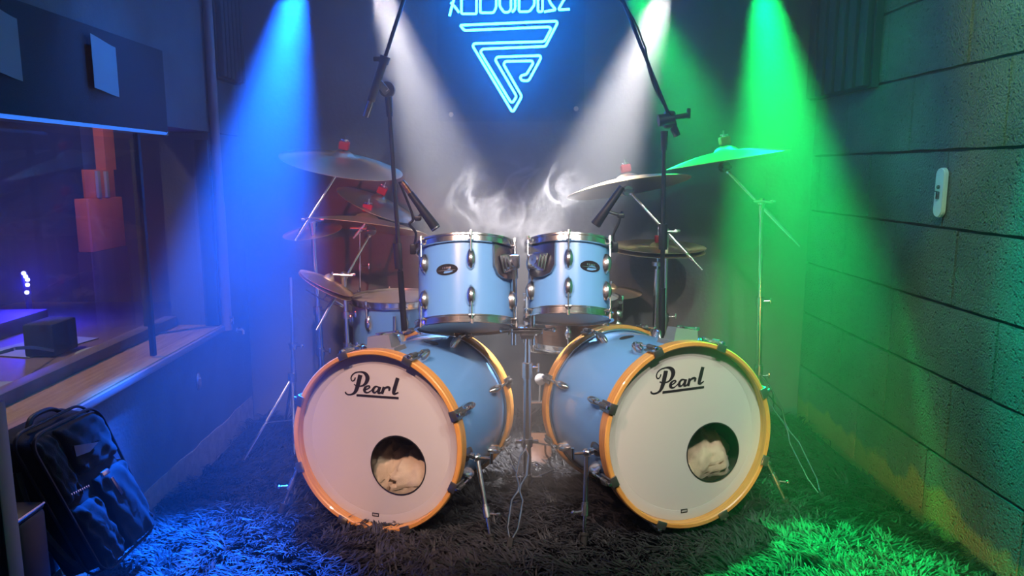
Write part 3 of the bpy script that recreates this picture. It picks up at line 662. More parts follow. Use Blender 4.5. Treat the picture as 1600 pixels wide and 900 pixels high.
hb = WB(MB().tube([(x0, PY, zhub - 0.015), (x0, PY, zhub + 0.012)], 0.019, 16).box((x0, PY, zhub), (0.075, 0.010, 0.012), None, 0.002), 'tripod_hub', M['chrome_soft'], ts, ts)
feet = [Vector((0.018, 1.945, 0.056)), Vector((0.20, 2.72, 0.03)), Vector((-0.05, 2.74, 0.03))]
for k, f in enumerate(feet): wire_leg(ts, hub + (f - hub).normalized() * 0.012, f)
zl = 0.075
lh = WB(MB().tube([(x0, PY, zl - 0.01), (x0, PY, zl + 0.012)], 0.017, 14).box((x0, PY, zl), (0.10, 0.008, 0.008), None, 0.002), 'brace_hub', M['chrome_soft'], ts, ts)
for f in [at(864, 735, 2.38), at(797, 724, 2.38), hub.lerp(feet[0], 0.50)]:
    WB(MB().tube([(x0 + (0.03 if f.x > x0 else -0.02), PY, zl), f], 0.003, 8), 'brace', M['chrome'], ts, ts)

# ------------------------------------------------------------------ floor tom and snare
ft_top = at(620, 461, 2.87); ft_r = 0.183
tom('floor_tom', 'pale blue floor tom standing behind the black microphone stand', Matrix.Translation((ft_top.x, 2.87, 0.22)), ft_r, ft_top.z - 0.22, 8, 152, None, lug_l=0.065)
ftm = bpy.data.objects['floor_tom']
for k in range(3):
    a = R_(35 + 120 * k); x_, y_ = math.cos(a) * (ft_r + 0.008), math.sin(a) * (ft_r + 0.008)
    MB().tube([(x_, y_, 0.33), (x_, y_, -0.205)], 0.006, 10).tube([(x_, y_, -0.205), (x_, y_, -0.185)], 0.011, 10).build('leg', M['chrome'], ftm)
    MB().box((math.cos(a) * (ft_r - 0.006), math.sin(a) * (ft_r - 0.006), 0.16), (0.035, 0.035, 0.05), Matrix.Identity(4), 0.005).build('leg_bracket', M['chrome'], ftm)
sn_top = at(895, 462, 2.82); sn_h = 0.185; sn_b = sn_top.z - sn_h
tom('snare_drum', 'dark brown wooden snare drum partly hidden behind the smaller rack tom', Matrix.Translation((sn_top.x, 2.82, sn_b)), 0.182, sn_h, 8, 170, None, shell='brown_wood', lug_l=0.045)
ss = thing('snare_stand', 'chrome snare stand under the brown snare drum', 'stand', (sn_top.x, 2.82, 0))
mb = MB().tube([(0, 0, 0.10), (0, 0, sn_b - 0.04)], 0.011, 12); mb.build('pole', M['chrome'], ss)
for k in range(3):
    a = R_(90 + 120 * k); c_, s_ = math.cos(a), math.sin(a)
    MB().tube([(0, 0, sn_b - 0.05), (c_ * 0.12, s_ * 0.12, sn_b - 0.03), (c_ * 0.19, s_ * 0.19, sn_b - 0.01), (c_ * 0.193, s_ * 0.193, sn_b + 0.01)], 0.005, 8).build('basket_arm', M['chrome'], ss)
    a += R_(60); c_, s_ = math.cos(a), math.sin(a)
    MB().tube([(0, 0, 0.26), (c_ * 0.17, s_ * 0.17, 0.10), (c_ * 0.24, s_ * 0.24, 0.022)], 0.005, 8).build('tripod_leg', M['chrome'], ss)

# ------------------------------------------------------------------ cymbals and their stands
def cym_frame(c, roll, tip):
    """roll: right edge lower when positive; tip: top turned towards the camera when positive (degrees)"""
    z = Vector((math.sin(R_(roll)), -math.sin(R_(tip)), 1.0)); z.z = math.sqrt(max(0.05, 1 - z.x ** 2 - z.y ** 2))
    return frame(c, z, (1, 0, 0))
def cymbal(label, T, r, group=None, m='brass', flat=1.0):
    H = 0.030 * r / 0.2 * flat; b = 0.2 * r
    top = [(0.0065, H + 0.020), (b * 0.45, H + 0.018), (b * 0.8, H + 0.010), (b, H + 0.000)] + [(b + (r - b) * t, H * (1 - t ** 1.5) - 0.000) for t in (0.15, 0.35, 0.55, 0.75, 0.9, 1.0)]
    bot = [(q, z - 0.0012) for q, z in top[::-1]]
    o = MB().lathe([(a, z - H) for a, z in top + bot], 96, closed=True).build('cymbal', M[m], ang=50)
    o.matrix_basis = T; tag(o, label, 'cymbal', group); return o
def topper(root, T, hue='felt_red', h=0.028, r=0.017):
    o = WB(MB().box((0, 0, 0.024 + h / 2), (r * 2.1, r * 2.1, h), T, 0.003), 'felt_cap', M[hue], root, root)
    WB(MB().tube([T @ Vector((0, 0, 0.02)), T @ Vector((0, 0, 0.034 + h + 0.012))], 0.0035, 8).box((0, 0, 0.030 + h), (0.030, 0.008, 0.006), T, 0.001).tube([T @ Vector((0, 0, 0.024 + h)), T @ Vector((0, 0, 0.032 + h))], 0.009, 10), 'wing_nut', M['chrome'], root, root)
def tilter(root, T, jp):
    mb = MB().tube([T @ Vector((0, 0, 0.03)), T @ Vector((0, 0, -0.012)), jp], 0.0045, 8); mb.tube([T @ Vector((0, 0, -0.006)), T @ Vector((0, 0, 0.004))], 0.011, 12)
    WB(mb, 'tilter_rod', M['chrome'], root, root)
    d = Vector((0.25, -1, 0)).normalized()
    mb = MB().tube([jp - d * 0.012, jp + d * 0.012], 0.019, 16).tube([jp + d * 0.012, jp + d * 0.02], 0.008, 10).box((0, 0, 0), (0.012, 0.034, 0.006), frame(jp + d * 0.022, d, (0, 0, 1)), 0.002)
    WB(mb, 'tilter_gear', M['steel_dark'], root, root)
def boom_stand(label, base, T, jp, ba, bb, clamp, tube=0.0125, legs=None, hubz=0.30, cap='felt_red', colls=(), red=None):
    """base (x,y), cymbal frame T, joint jp, boom ends ba (at joint) and bb, clamp point on the boom"""
    root = thing('cymbal_stand', label, 'stand', (base[0], base[1], 0)); B = Vector((base[0], base[1], 0))
    clamp = Vector(clamp); up = clamp - B
    if T is not None: topper(root, T, cap); tilter(root, T, jp)
    ba, bb = Vector(ba), Vector(bb); bd = (bb - ba)
    WB(MB().tube([ba, ba + bd * 0.45], 0.0055, 10).tube([ba + bd * 0.45, bb - bd * 0.12], 0.0078, 12).tube([bb - bd * 0.12, bb], 0.0052, 10).ball(ba, 0.010, n=8), 'boom_arm', M['chrome'], root, root)
    P = lambda u: B + up * u
    WB(MB().tube([P(0.05), P(0.62)], tube, 14), 'lower_pole', M['chrome'], root, root)
    WB(MB().tube([P(0.62), P(0.97)], tube * 0.72, 14), 'upper_pole', M['chrome'], root, root)
    for u in (0.60,) + tuple(colls):
        co = WB(MB().tube([P(u), P(u + 0.035)], tube * 1.35, 14), 'collar', M['chrome_soft'], root, root)
        WB(MB().tube([P(u + 0.018), P(u + 0.018) + Vector((0.034, -0.008, 0.004))], 0.0035, 8).box(P(u + 0.018) + Vector((0.038, -0.008, 0.004)), (0.008, 0.006, 0.024), None, 0.002), 'wing_nut', M['chrome'], co, root)
    cb = MB().tube([P(0.945), clamp], [tube * 0.8, tube * 1.1], 12).ball(clamp, 0.017, n=10).tube([clamp + Vector((-0.035, -0.012, 0.004)), clamp + Vector((0.035, -0.012, 0.0))], 0.0055, 8).box(clamp + Vector((0.036, -0.012, 0.004)), (0.022, 0.006, 0.010), None, 0.002)
    WB(cb, 'boom_clamp', M['chrome_soft'], root, root)
    hub = B + up * (hubz / up.z)
    WB(MB().tube([hub - up.normalized() * 0.015, hub + up.normalized() * 0.02], tube * 1.5, 14), 'tripod_hub', M['chrome_soft'], root, root)
    for f in legs: wire_leg(root, hub, Vector(f), r=0.003)
    return root
GC = 'crash cymbals on boom stands'
# A: upper left crash
TA = cym_frame(at(536, 243, 2.82), 11.0, 9.5); cymbal('thin pale crash cymbal highest at the left, in front of the blue beam', TA, 0.228, GC)
jA = at(529, 265, 2.81)
boom_stand('chrome boom stand holding the highest left crash cymbal', (at(505, 480, 2.80).x - 0.01, 2.80), TA, jA, at(526, 272, 2.80), at(461, 376, 2.72), at(488, 344, 2.76), legs=[(-0.70, 2.58, 0.03), (-0.62, 2.99, 0.03), (-0.77, 3.02, 0.03)], colls=(0.42,))
# small splash under it
TSp = cym_frame(at(487, 355, 2.84), -6, 11); cymbal('small red lit splash cymbal under the highest left crash', TSp, 0.112, None)
sa = bpy.data.objects['cymbal_stand']
WB(MB().tube([at(488, 344, 2.76), at(494, 350, 2.80), TSp @ Vector((0, 0, -0.02)), TSp @ Vector((0, 0, 0.022))], 0.005, 8).tube([TSp @ Vector((0, 0, 0.004)), TSp @ Vector((0, 0, 0.018))], 0.010, 10), 'splash_arm', M['blackmetal'], sa, sa)
# C: lower left crash
TC = cym_frame(at(573, 341, 2.86), 6.5, -9.5); cymbal('red lit crash cymbal lower left, beside the black microphone stand pole', TC, 0.236, GC)
jC = at(580, 360, 2.84)
boom_stand('chrome boom stand holding the red lit lower left crash, next to the floor tom', (at(545, 540, 2.72).x, 2.72), TC, jC, at(577, 368, 2.83), at(494, 516, 2.62), at(537, 430, 2.71), tube=0.012, legs=[(-0.61, 2.55, 0.03), (-0.46, 2.60, 0.03), (-0.53, 2.90, 0.03)], colls=(0.77,))
sC = [o for o in bpy.data.objects if o.name.startswith('cymbal_stand')][-1]
# dark tilted cymbal behind
TD = cym_frame(at(592, 311, 2.99), 24, 7); cymbal('dim steeply tilted cymbal behind the red lit crash', TD, 0.165, None)
boom_stand('thin chrome stand behind the floor tom, carrying the dim tilted cymbal', (at(563, 500, 2.99).x - 0.02, 3.02), TD, at(586, 330, 2.99), at(582, 334, 2.99), at(552, 372, 2.99), at(562, 358, 3.0), tube=0.006, legs=[(-0.66, 3.05, 0.03), (-0.50, 3.07, 0.03)], colls=(0.80,))
# pair of small tilted cymbals at left
THt = cym_frame(at(514, 436, 2.66), 27, -3)
c1 = cymbal('upper one of two small tilted cymbals low behind the left boom arm', THt, 0.105, 'two small tilted cymbals'); 
TH2 = THt @ Matrix.Translation((0, 0, -0.012)) @ Matrix.Rotation(R_(3), 4, 'Y'); cymbal('lower one of two small tilted cymbals low behind the left boom arm', TH2, 0.105, 'two small tilted cymbals')
WB(MB().tube([THt @ Vector((0, 0, 0.03)), THt @ Vector((0, 0, -0.04)), at(512, 462, 2.68), at(540, 480, 2.71)], 0.004, 8).tube(smooth_path([at(477, 452, 2.66), at(500, 466, 2.67), at(530, 478, 2.69), at(541, 482, 2.715)]), 0.0025, 6).tube([at(505, 468, 2.66), at(518, 450, 2.65)], 0.003, 6), 'cymbal_arm', M['chrome'], sC, sC)
# B: empty thin stand
bx = at(457, 560, 2.78).x
eb = thing('hardware_stand', 'thin chrome stand with nothing on top, left of the pink lit bass drum', 'stand', (bx - 0.01, 2.78, 0))
e0, e1 = Vector((bx - 0.004, 2.78, 0.04)), at(454, 433, 2.78)
WB(MB().tube([e0.lerp(e1, 0.5), e1], 0.006, 10), 'upper_pole', M['chrome'], eb, eb); WB(MB().tube([e0, e0.lerp(e1, 0.52)], 0.009, 12), 'lower_pole', M['chrome'], eb, eb)
pc = at(458, 541, 2.78); co = WB(MB().tube([pc - Vector((0, 0, 0.012)), pc + Vector((0, 0, 0.010))], 0.014, 12).tube([pc + Vector((0, 0, 0.008)), pc + Vector((0, 0, 0.012))], 0.019, 12), 'collar', M['chrome_soft'], eb, eb)
WB(MB().tube([pc, pc + Vector((0.036, -0.005, 0.004))], 0.0035, 8).ball(pc + Vector((0.036, -0.005, 0.004)), 0.008, n=8), 'wing_nut', M['chrome'], co, eb)
hb_ = Vector((bx - 0.004, 2.78, 0.29))
for f in [(-0.951, 2.58, 0.03), (-0.77, 2.60, 0.03), (-0.92, 3.00, 0.03)]:
    f = Vector(f); m_ = hb_.lerp(f, 0.55)
    WB(MB().tube([hb_, m_, f], [0.006, 0.006, 0.004], 8).tube([m_, Vector((hb_.x, hb_.y, 0.12))], 0.003, 6).ball(m_, 0.008, n=8).ball(f, 0.010, n=8), 'tripod_leg', M['chrome_soft'], eb, eb)
WB(MB().tube([hb_ - Vector((0, 0, .015)), hb_ + Vector((0, 0, .02))], 0.017, 12), 'tripod_hub', M['chrome_soft'], eb, eb)
# F: right crash
TF = cym_frame(at(980, 279, 2.84), -8.5, -9.5); cymbal('golden crash cymbal at right centre with red felt cap', TF, 0.235, GC)
jF = at(980, 298, 2.82)
boom_stand('chrome boom stand holding the golden crash, behind the right microphone stand', (at(1041, 520, 2.78).x, 2.78), TF, jF, at(986, 302, 2.81), at(1097, 422, 2.70), at(1042, 362, 2.755), tube=0.0115, legs=[(0.66, 2.58, 0.03), (0.80, 2.80, 0.03), (0.74, 3.0, 0.03)])
# H: far right crash
TG = cym_frame(at(1134, 236, 2.76), -9, -2.0); cymbal('green lit crash cymbal furthest right in the green beam', TG, 0.222, GC)
jG = at(1132, 261, 2.75)
boom_stand('tall chrome boom stand at the right in the green haze', (at(1190, 600, 2.74).x - 0.004, 2.74), TG, jG, at(1137, 268, 2.74), at(1250, 385, 2.66), at(1190, 316, 2.70), tube=0.0115, legs=[(1.021, 2.26, 0.045), (1.16, 2.90, 0.03), (0.86, 3.05, 0.03)], colls=(0.30,), hubz=0.33, cap='felt_red')
# hi-hat pair at right
THH = cym_frame(at(1029, 385, 2.86), 0.8, 3.0)
cymbal('upper hi-hat cymbal with red lit left rim, right of the smaller rack tom', THH, 0.178, 'hi-hat pair', flat=0.6)
TH3 = THH @ Matrix.Translation((0, 0, -0.016)) @ Matrix.Rotation(math.pi, 4, 'X'); cymbal('lower hi-hat cymbal turned upside down under the upper one', TH3, 0.180, 'hi-hat pair', flat=0.6)
hx = THH.translation.x - 0.002
hs = thing('hi_hat_stand', 'chrome hi-hat stand with a red clutch, right of the smaller rack tom', 'stand', (hx, 2.86, 0))
WB(MB().tube([(hx, 2.86, 0.05), (hx, 2.86, 0.70)], 0.012, 12), 'pole', M['chrome'], hs, hs)
WB(MB().tube([(hx, 2.86, 0.68), (hx, 2.86, THH.translation.z + 0.075)], 0.004, 8), 'pull_rod', M['chrome'], hs, hs)
WB(MB().tube([(hx, 2.86, THH.translation.z - 0.075), (hx, 2.86, THH.translation.z - 0.06)], 0.022, 14), 'cymbal_cup', M['chrome_soft'], hs, hs)
WB(MB().box((0, 0, 0.027), (0.030, 0.030, 0.030), THH, 0.003), 'clutch', M['felt_red'], hs, hs)
for f in [(hx - 0.16, 2.74, 0.03), (hx - 0.10, 3.03, 0.03), (hx + 0.03, 3.06, 0.03)]: wire_leg(hs, (hx, 2.86, 0.26), f, r=0.003)
# flat cymbal seen edge-on behind the right tom, resting on its own stand
TL2 = cym_frame(at(955, 450, 2.98), 0, 3); cymbal('flat cymbal seen edge-on low behind the smaller rack tom', TL2, 0.125, None)
fs_ = thing('low_cymbal_stand', 'short chrome stand under the flat cymbal behind the smaller rack tom', 'stand', (TL2.translation.x, 2.98, 0))
WB(MB().tube([(TL2.translation.x, 2.98, 0.02), TL2 @ Vector((0, 0, 0.03))], 0.006, 10).tube([TL2 @ Vector((0, 0, -0.012)), TL2 @ Vector((0, 0, -0.002))], 0.012, 10), 'pole', M['chrome'], fs_, fs_)
for k in range(3):
    a = R_(20 + 120 * k); WB(MB().tube([(TL2.translation.x, 2.98, 0.2), (TL2.translation.x + 0.11 * math.cos(a), 2.98 + 0.10 * math.sin(a), 0.02)], 0.005, 8), 'tripod_leg', M['chrome'], fs_, fs_)

# ------------------------------------------------------------------ microphone stands
def mic_stand(label, foot, top, joint, boom_hi, boom_lo, sleeve_px, right):
    foot, top, joint = Vector(foot), Vector(top), Vector(joint)
    root = thing('microphone_stand', label, 'stand', (foot.x, foot.y, 0), 'black boom microphone stands'); d = top - foot
    WB(MB().tube([foot + Vector((0, 0, 0.04)), foot + d * 0.55], 0.011, 12), 'lower_pole', M['blackmetal'], root, root)
    WB(MB().tube([foot + d * 0.55, top], 0.0075, 12), 'upper_pole', M['blackmetal'], root, root)
    s0 = sleeve_px
    WB(MB().tube([s0 - d.normalized() * 0.045, s0 + d.normalized() * 0.045], [0.0145, 0.016, ][:2], 14), 'height_clutch', M['black'], root, root)
    WB(MB().tube([top - d.normalized() * 0.065, top], [0.0105, 0.013], 12), 'socket', M['black'], root, root)
    bh, bl = Vector(boom_hi), Vector(boom_lo); bd = (bh - bl).normalized()
    WB(MB().tube([bl, bh], 0.0062, 10), 'boom', M['blackmetal'], root, root)
    n = Vector((0, -1, 0)); cb = MB()
    if not right:
        # half-round swivel joint with sleeve along the boom and counterweight
        Tj = frame(joint, n, (1, 0, 0)); cb.tube([joint + n * 0.012, joint - n * 0.012], 0.026, 20); cb.beam(joint + Vector((0.0, 0, -0.01)), bl + bd * 0.115, 0.024, 0.026, n, 0.005)
        WB(cb, 'swivel', M['black'], root, root)
        WB(MB().tube([joint + n * 0.012, joint + n * 0.020], 0.008, 10), 'swivel_bolt', M['chrome'], root, root)
        WB(MB().tube([bl + bd * 0.045, bl + bd * 0.185], 0.0135, 12).tube([bl + bd * 0.175, bl + bd * 0.20], 0.017, 12), 'boom_sleeve', M['black'], root, root)
        k = bl + bd * 0.185
        WB(MB().box(k + Vector((-0.022, -0.006, 0.004)), (0.024, 0.014, 0.016), None, 0.004), 'boom_knob', M['black'], root, root)
        WB(MB().tube([bl - bd * 0.010, bl + bd * 0.055], 0.0115, 12), 'counterweight', M['steel_dark'], root, root)
    else:
        cb.tube([joint + Vector((-0.040, -0.012, -0.004)), joint + Vector((0.012, -0.012, 0.004))], [0.021, 0.019], 16).box(joint, (0.040, 0.034, 0.060), frame(joint, (0, -1, 0), (1, 0, 0.1)).to_3x3().to_4x4() if False else None, 0.010)
        cb.beam(joint, bl + bd * 0.01, 0.024, 0.022, n, 0.005)
        WB(cb, 'swivel', M['black'], root, root)
        WB(MB().tube([joint + Vector((0.015, -0.012, 0.006)), joint + Vector((0.060, -0.012, 0.014))], [0.009, 0.011], 12).box(joint + Vector((0.062, -0.012, 0.020)), (0.014, 0.012, 0.036), None, 0.004), 'boom_knob', M['black'], root, root)
        WB(MB().tube([bl, bl + bd * 0.05], 0.012, 12), 'counterweight', M['black'], root, root)
        pts = []
        L = (bh - bl).length
        for i in range(40):
            u = i / 39; c = bl.lerp(bh, 0.06 + 0.94 * u); s_ = bd.cross(n).normalized(); a = u * 9.5 + 0.6
            pts.append(c + (s_ * math.cos(a) + n * (0.35 + 0.65 * math.sin(a))) * (0.0105 + 0.008 * max(0, math.sin(u * 17)) ))
        WB(MB().tube(pts, 0.0034, 6), 'cable', M['black'], root, root)
    for k in range(3):
        a = R_(90 + 120 * k + (0 if not right else 60)); f = Vector((foot.x + 0.15 * math.cos(a), foot.y + 0.15 * math.sin(a), 0.03)); lo = WB(MB().tube([foot + Vector((0, 0, 0.12)), f], 0.006, 8), 'tripod_leg', M['blackmetal'], root, root)
        WB(MB().ball(f, 0.010, n=8), 'rubber_foot', M['rubber'], lo, root)
    WB(MB().tube([foot + Vector((0, 0, 0.09)), foot + Vector((0, 0, 0.15))], 0.017, 12), 'tripod_hub', M['black'], root, root)
    return root
YM = 2.60
pl_t, pl_b = at(608, 165, YM), at(632, 520, YM); dl = pl_t - pl_b; fl = pl_b - dl * (pl_b.z / dl.z)
mic_stand('black boom microphone stand rising behind the pink lit bass drum', fl, at(607, 152, YM), at(605, 140, YM), at(650, -60, 2.50), at(573, 178, 2.575), at(622, 400, YM), False)
pr_t, pr_b = at(1038, 210, YM), at(1034, 520, YM); dr_ = pr_t - pr_b; fr_ = pr_b - dr_ * (pr_b.z / dr_.z)
mic_stand('black boom microphone stand with a wrapped cable, behind the grey headed bass drum', fr_, at(1038, 205, YM), at(1046, 187, YM), at(955, -45, 2.52), at(1058, 212, 2.60), at(1036, 370, YM), True)
# clip-on microphones
def clip_mic(label, a, b, band, root_pt, path, grip):
    a, b = Vector(a), Vector(b); d = b - a
    root = thing('microphone', label, 'microphone', root_pt, 'clip-on microphones over the toms')
    if band: WB(MB().tube([a, a + d * 0.22], 0.0095, 14), 'grille', M['copper'], root, root, label='copper coloured grille'); WB(MB().tube([a - d * 0.03, a], [0.008, 0.0095], 12), 'tip', M['black'], root, root)
    WB(MB().tube([a + d * (0.22 if band else 0), a + d * 0.5, b - d * 0.05, b], [0.0105, 0.0125, 0.0165, 0.0145], 16), 'body', M['black'], root, root)
    WB(MB().tube([b - d * 0.04, b - d * 0.02], 0.0175, 16), 'end_ring', M['chrome_soft'] if band else M['black'], root, root)
    WB(MB().tube(path, 0.0042, 8), 'gooseneck', M['blackmetal'], root, root)
    g = Vector(grip)
    WB(MB().box(g, (0.022, 0.02, 0.016), None, 0.004).tube([g, a + d * 0.62], 0.0055, 8), 'clip', M['black'], root, root)
    rp = Vector(root_pt); WB(MB().box(rp, (0.020, 0.022, 0.034), None, 0.004), 'rim_clamp', M['black'], root, root)
    return root
Ym = 2.40
rim1 = TT1 @ Vector((-0.171, -0.02, 0.265)); rim2 = TT2 @ Vector((0.147, -0.02, 0.239))
m1 = clip_mic('black clip-on microphone with a copper band above the larger rack tom', at(629, 285, Ym), at(682, 358, Ym), True, rim1, smooth_path([at(624, 284, Ym), at(645, 338, Ym), at(640, 350, Ym), at(650, 365, Ym), rim1]), at(653, 341, Ym))
m2 = clip_mic('all black clip-on microphone above the smaller rack tom', at(972, 292, Ym), at(930, 352, Ym), False, rim2, smooth_path([at(972, 330, Ym), at(966, 350, Ym), at(958, 368, Ym), rim2]), at(970, 337, Ym))

# ------------------------------------------------------------------ neon sign
sg_y = 3.075
sg0 = at(685, 190, sg_y + 0.02); sg1 = at(912, 190, sg_y + 0.02)
sign = thing('neon_sign', 'glowing blue neon studio sign with angular tube emblem on a clear board', 'sign', (0.03, sg_y, sg0.z))
WB(MB().box(((sg0.x + sg1.x) / 2, sg_y + 0.018, (sg0.z + 2.02) / 2), (sg1.x - sg0.x, 0.006, 2.02 - sg0.z)), 'clear_board', M['acrylic'], sign, sign, smooth=False)
NP = [(195, 197), (945, 165), (955, 180), (862, 362), (370, 383), (352, 405), (590, 798), (608, 798), (632, 760), (630, 742), (470, 470), (482, 445), (818, 434), (825, 455), (735, 622), (720, 632), (675, 628), (664, 606), (676, 588), (712, 582), (765, 495), (755, 475), (545, 480), (535, 505), (672, 745), (670, 765), (612, 868), (598, 868), (293, 360), (305, 340), (845, 325), (858, 315), (905, 225), (890, 210), (235, 238), (220, 230)]
def sg(x, y, dy=0): return at(680 + x / 5, y / 5, sg_y - dy)
def roundp(P, closed, cut=0.35):
    out = []; n = len(P)
    for i in range(n):
        p = Vector(P[i])
        if not closed and i in (0, n - 1): out.append(p); continue
        a, b = Vector(P[(i - 1) % n]), Vector(P[(i + 1) % n])
        la, lb = min((a - p).length * cut, 14), min((b - p).length * cut, 14)
        qa, qb = p + (a - p).normalized() * la, p + (b - p).normalized() * lb
        for t in (0, .33, .67, 1): out.append((qa * (1 - t) ** 2) + p * (2 * t * (1 - t)) + qb * t * t)
    return out
def neon(P, nm, closed):
    Q = roundp(P, closed); o = WB(MB().tube([sg(p.x, p.y) for p in Q], 0.0047, 8, closed=closed), nm, M['neon'], sign, sign)
    WB(MB().tube([sg(p.x, p.y) + Vector((0, 0.006, 0)) for p in Q], 0.0068, 8, closed=closed), 'tube_backing', M['neon_edge'], o, sign)
neon(NP, 'emblem_tube', True)
UP = -330
LT = [[(112, 125), (128, 60), (150, -20), (175, -110), (165, -200), (120, -240), (118, -300), (170, UP)], [(122, 20), (158, 58), (186, 98)],
      [(205, UP), (205, 108), (322, 108), (325, UP)], [(352, UP), (352, 100), (455, 100), (476, 60), (476, UP)], [(500, UP), (504, 50), (538, 97), (575, 95), (592, 70), (592, UP)], [(625, UP), (625, 70), (600, 95)],
      [(655, UP), (655, 92), (735, 90), (775, 40), (775, UP + 40), (735, UP), (655, UP)], [(803, UP), (803, 92), (838, 90), (840, UP)],
      [(850, 92), (942, 76), (900, 25), (876, -40), (876, -220), (910, UP + 10), (980, UP + 10), (1026, -220), (1026, -40), (962, 76), (1050, 72)]]
for k, P in enumerate(LT): neon(P, 'letter_tube', False)
for px, py in ((705, 179), (900, 170)):
    p = at(px, py, sg_y + 0.01); WB(MB().tube([p, p + Vector((0, 0.045 + YB - sg_y - 0.05, 0))], 0.006, 12).tube([p - Vector((0, 0.004, 0)), p + Vector((0, 0.002, 0))], 0.010, 14), 'standoff', M['chrome'], sign, sign)

# ------------------------------------------------------------------ par cans on a pipe
pipe = tag(MB().tube([(XL, 2.93, 2.05), (XR, 2.93, 2.05)], 0.022, 14).build('lighting_pipe', M['blackmetal']), 'black lighting pipe across the room above the picture', 'pipe')
for k, (nm, p, a, e, c, cone) in enumerate(PARS):
    p = Vector(p); v = (Vector(a) - p).normalized()
    root = thing('stage_light', ['black par can throwing the blue beam at the left', 'black par can throwing the left white beam', 'black par can throwing the right white beam, lens just in view', 'black par can throwing the green beam at the far right', 'black par can throwing green light beside the right boom'][k], 'light', p, 'par cans over the kit')
    T = frame((0, 0, 0), v, (1, 0, 0))
    MB().lathe([(0.060, 0.012), (0.064, 0.0), (0.064, -0.13), (0.045, -0.17), (0.0001, -0.17), (0.0001, -0.165), (0.058, -0.12), (0.058, 0.012)], 24, T, closed=False).build('housing', M['blackmetal'], root)
    ml = mat('lens_' + nm, (0.1, 0.1, 0.1), 0.3, emit=c, estr=2.5)
    MB().lathe([(0.0001, -0.008), (0.056, -0.008)], 24, T).build('lens', ml, root)
    MB().tube([T @ Vector((0.066, 0, -0.06)), Vector((0.075, 2.93 - p.y - 0.01, 2.04 - p.z)), ], 0.006, 8).tube([T @ Vector((-0.066, 0, -0.06)), Vector((-0.075, 2.93 - p.y - 0.01, 2.04 - p.z))], 0.006, 8).tube([Vector((-0.075, 2.92 - p.y, 2.04 - p.z)), Vector((0.075, 2.92 - p.y, 2.04 - p.z))], 0.008, 8).build('yoke', M['blackmetal'], root)

# ------------------------------------------------------------------ wall things
sw = thing('wall_switch', 'white rounded switch plate on the concrete block wall at right', 'switch', (XR - 0.004, 2.163, 1.015))
n = 10; hw, hh, rc = 0.021, 0.072, 0.021; out = []
for cx, cz, s0 in ((hw - rc, hh - rc, 0), (-hw + rc, hh - rc, 90), (-hw + rc, -hh + rc, 180), (hw - rc, -hh + rc, 270)):
    for j in range(7): a = R_(s0 + 15 * j); out.append((cx + rc * math.cos(a), cz + rc * math.sin(a)))
TS = frame((0, 0, 0), (-1, 0, 0), (0, -1, 0))
b_ = MB().prism([(x * 0.94, y * 0.97) for x, y in out], 0.004, TS, 0.008); b_.prism(out, 0.009, TS, -0.001); b_.build('plate', M['white'], sw, ang=30)
MB().box((0.0, -0.008, 0.014), (0.012, 0.022, 0.006), TS, 0.002).build('rocker', M['steel_dark'], sw); MB().ball((0.0, 0.016, 0.013), 0.006, TS, 10).build('button', M['steel_dark'], sw)
MB().tube([TS @ Vector((-0.02, 0.004, 0.013)), TS @ Vector((0.004, 0.002, 0.015))], 0.0015, 6).build('wire', M['black'], sw)
op = thing('outlet_plate', 'small oval metal plate on the blue lit wall below the window', 'outlet', atx(310, 596, XL + 0.004))
MB().lathe([(0.0001, 0.006), (0.012, 0.006), (0.016, 0.001), (0.016, -0.003)], 16, frame((0, 0, 0), (1, 0, 0), (0, 1, 0)) @ Matrix.Diagonal((1, 2.1, 1, 1))).build('plate', M['chrome_soft'], op); MB().ball((0.006, 0, 0.012), 0.004, n=8).build('screw', M['chrome'], op)
hk = thing('wall_hook', 'small bright metal hook on the left wall past the window', 'hook', atx(370, 516, XL))
MB().tube([(-0.005, 0, 0), (0.02, 0.0, 0.004), (0.026, 0, -0.003), (0.026, 0, -0.016)], 0.005, 8).tube([(-0.006, 0, 0), (0.003, 0, 0)], 0.011, 10).build('hook', M['white'], hk)
cp = thing('conduit', 'dull pink vertical conduit pipe at the end of the window', 'pipe', (XL + 0.02, 2.82, 0.49))
za = atx(330, 318, XL + 0.02).z
MB().tube([(0, 0, za - 0.49 + 0.0), (0, 0, ZC - 0.49)], 0.0165, 12).build('upper_pipe', M['pipe'], cp); MB().tube([(0, 0, -0.02), (0, 0, za - 0.49)], 0.019, 12).build('lower_pipe', M['pipe'], cp)
MB().tube([(0, -0.004, 0.03), (0.03, -0.01, 0.03)], 0.005, 8).box((0.022, -0.006, 0.018), (0.016, 0.008, 0.03), None, 0.003).build('latch', M['chrome'], cp)
for nm, y0_, y1_, z0_, xw, lab in (('acoustic_panel', 2.87, YB - 0.005, 1.42, XL, 'dark ribbed acoustic panel high on the left wall in the back corner'), ('acoustic_panel', 2.60, YB - 0.005, 1.36, XR, 'dark ribbed acoustic panel high on the block wall at right')):
    s_ = 1 if xw < 0 else -1; ap = thing(nm, lab, 'panel', (xw, (y0_ + y1_) / 2, z0_)); d = y1_ - y0_
    MB().box((s_ * 0.012, 0, (ZC - 0.02 - z0_) / 2), (0.024, d, ZC - 0.02 - z0_)).build('backing', M['darkpanel'], ap, smooth=False)
    nr = 6
    r0 = None
    for k in range(nr):
        y = -d / 2 + d * (k + 0.5) / nr; wv = MB().box((s_ * 0.036, y, (ZC - 0.02 - z0_) / 2), (0.026, d / nr * 0.72, ZC - 0.03 - z0_), None, 0.008)
        wv.build('rib', M['darkpanel'], ap)
MBr = MB().box((XR - 0.085, 2.9, 1.385), (0.05, 0.045, 0.012), None, 0.002)

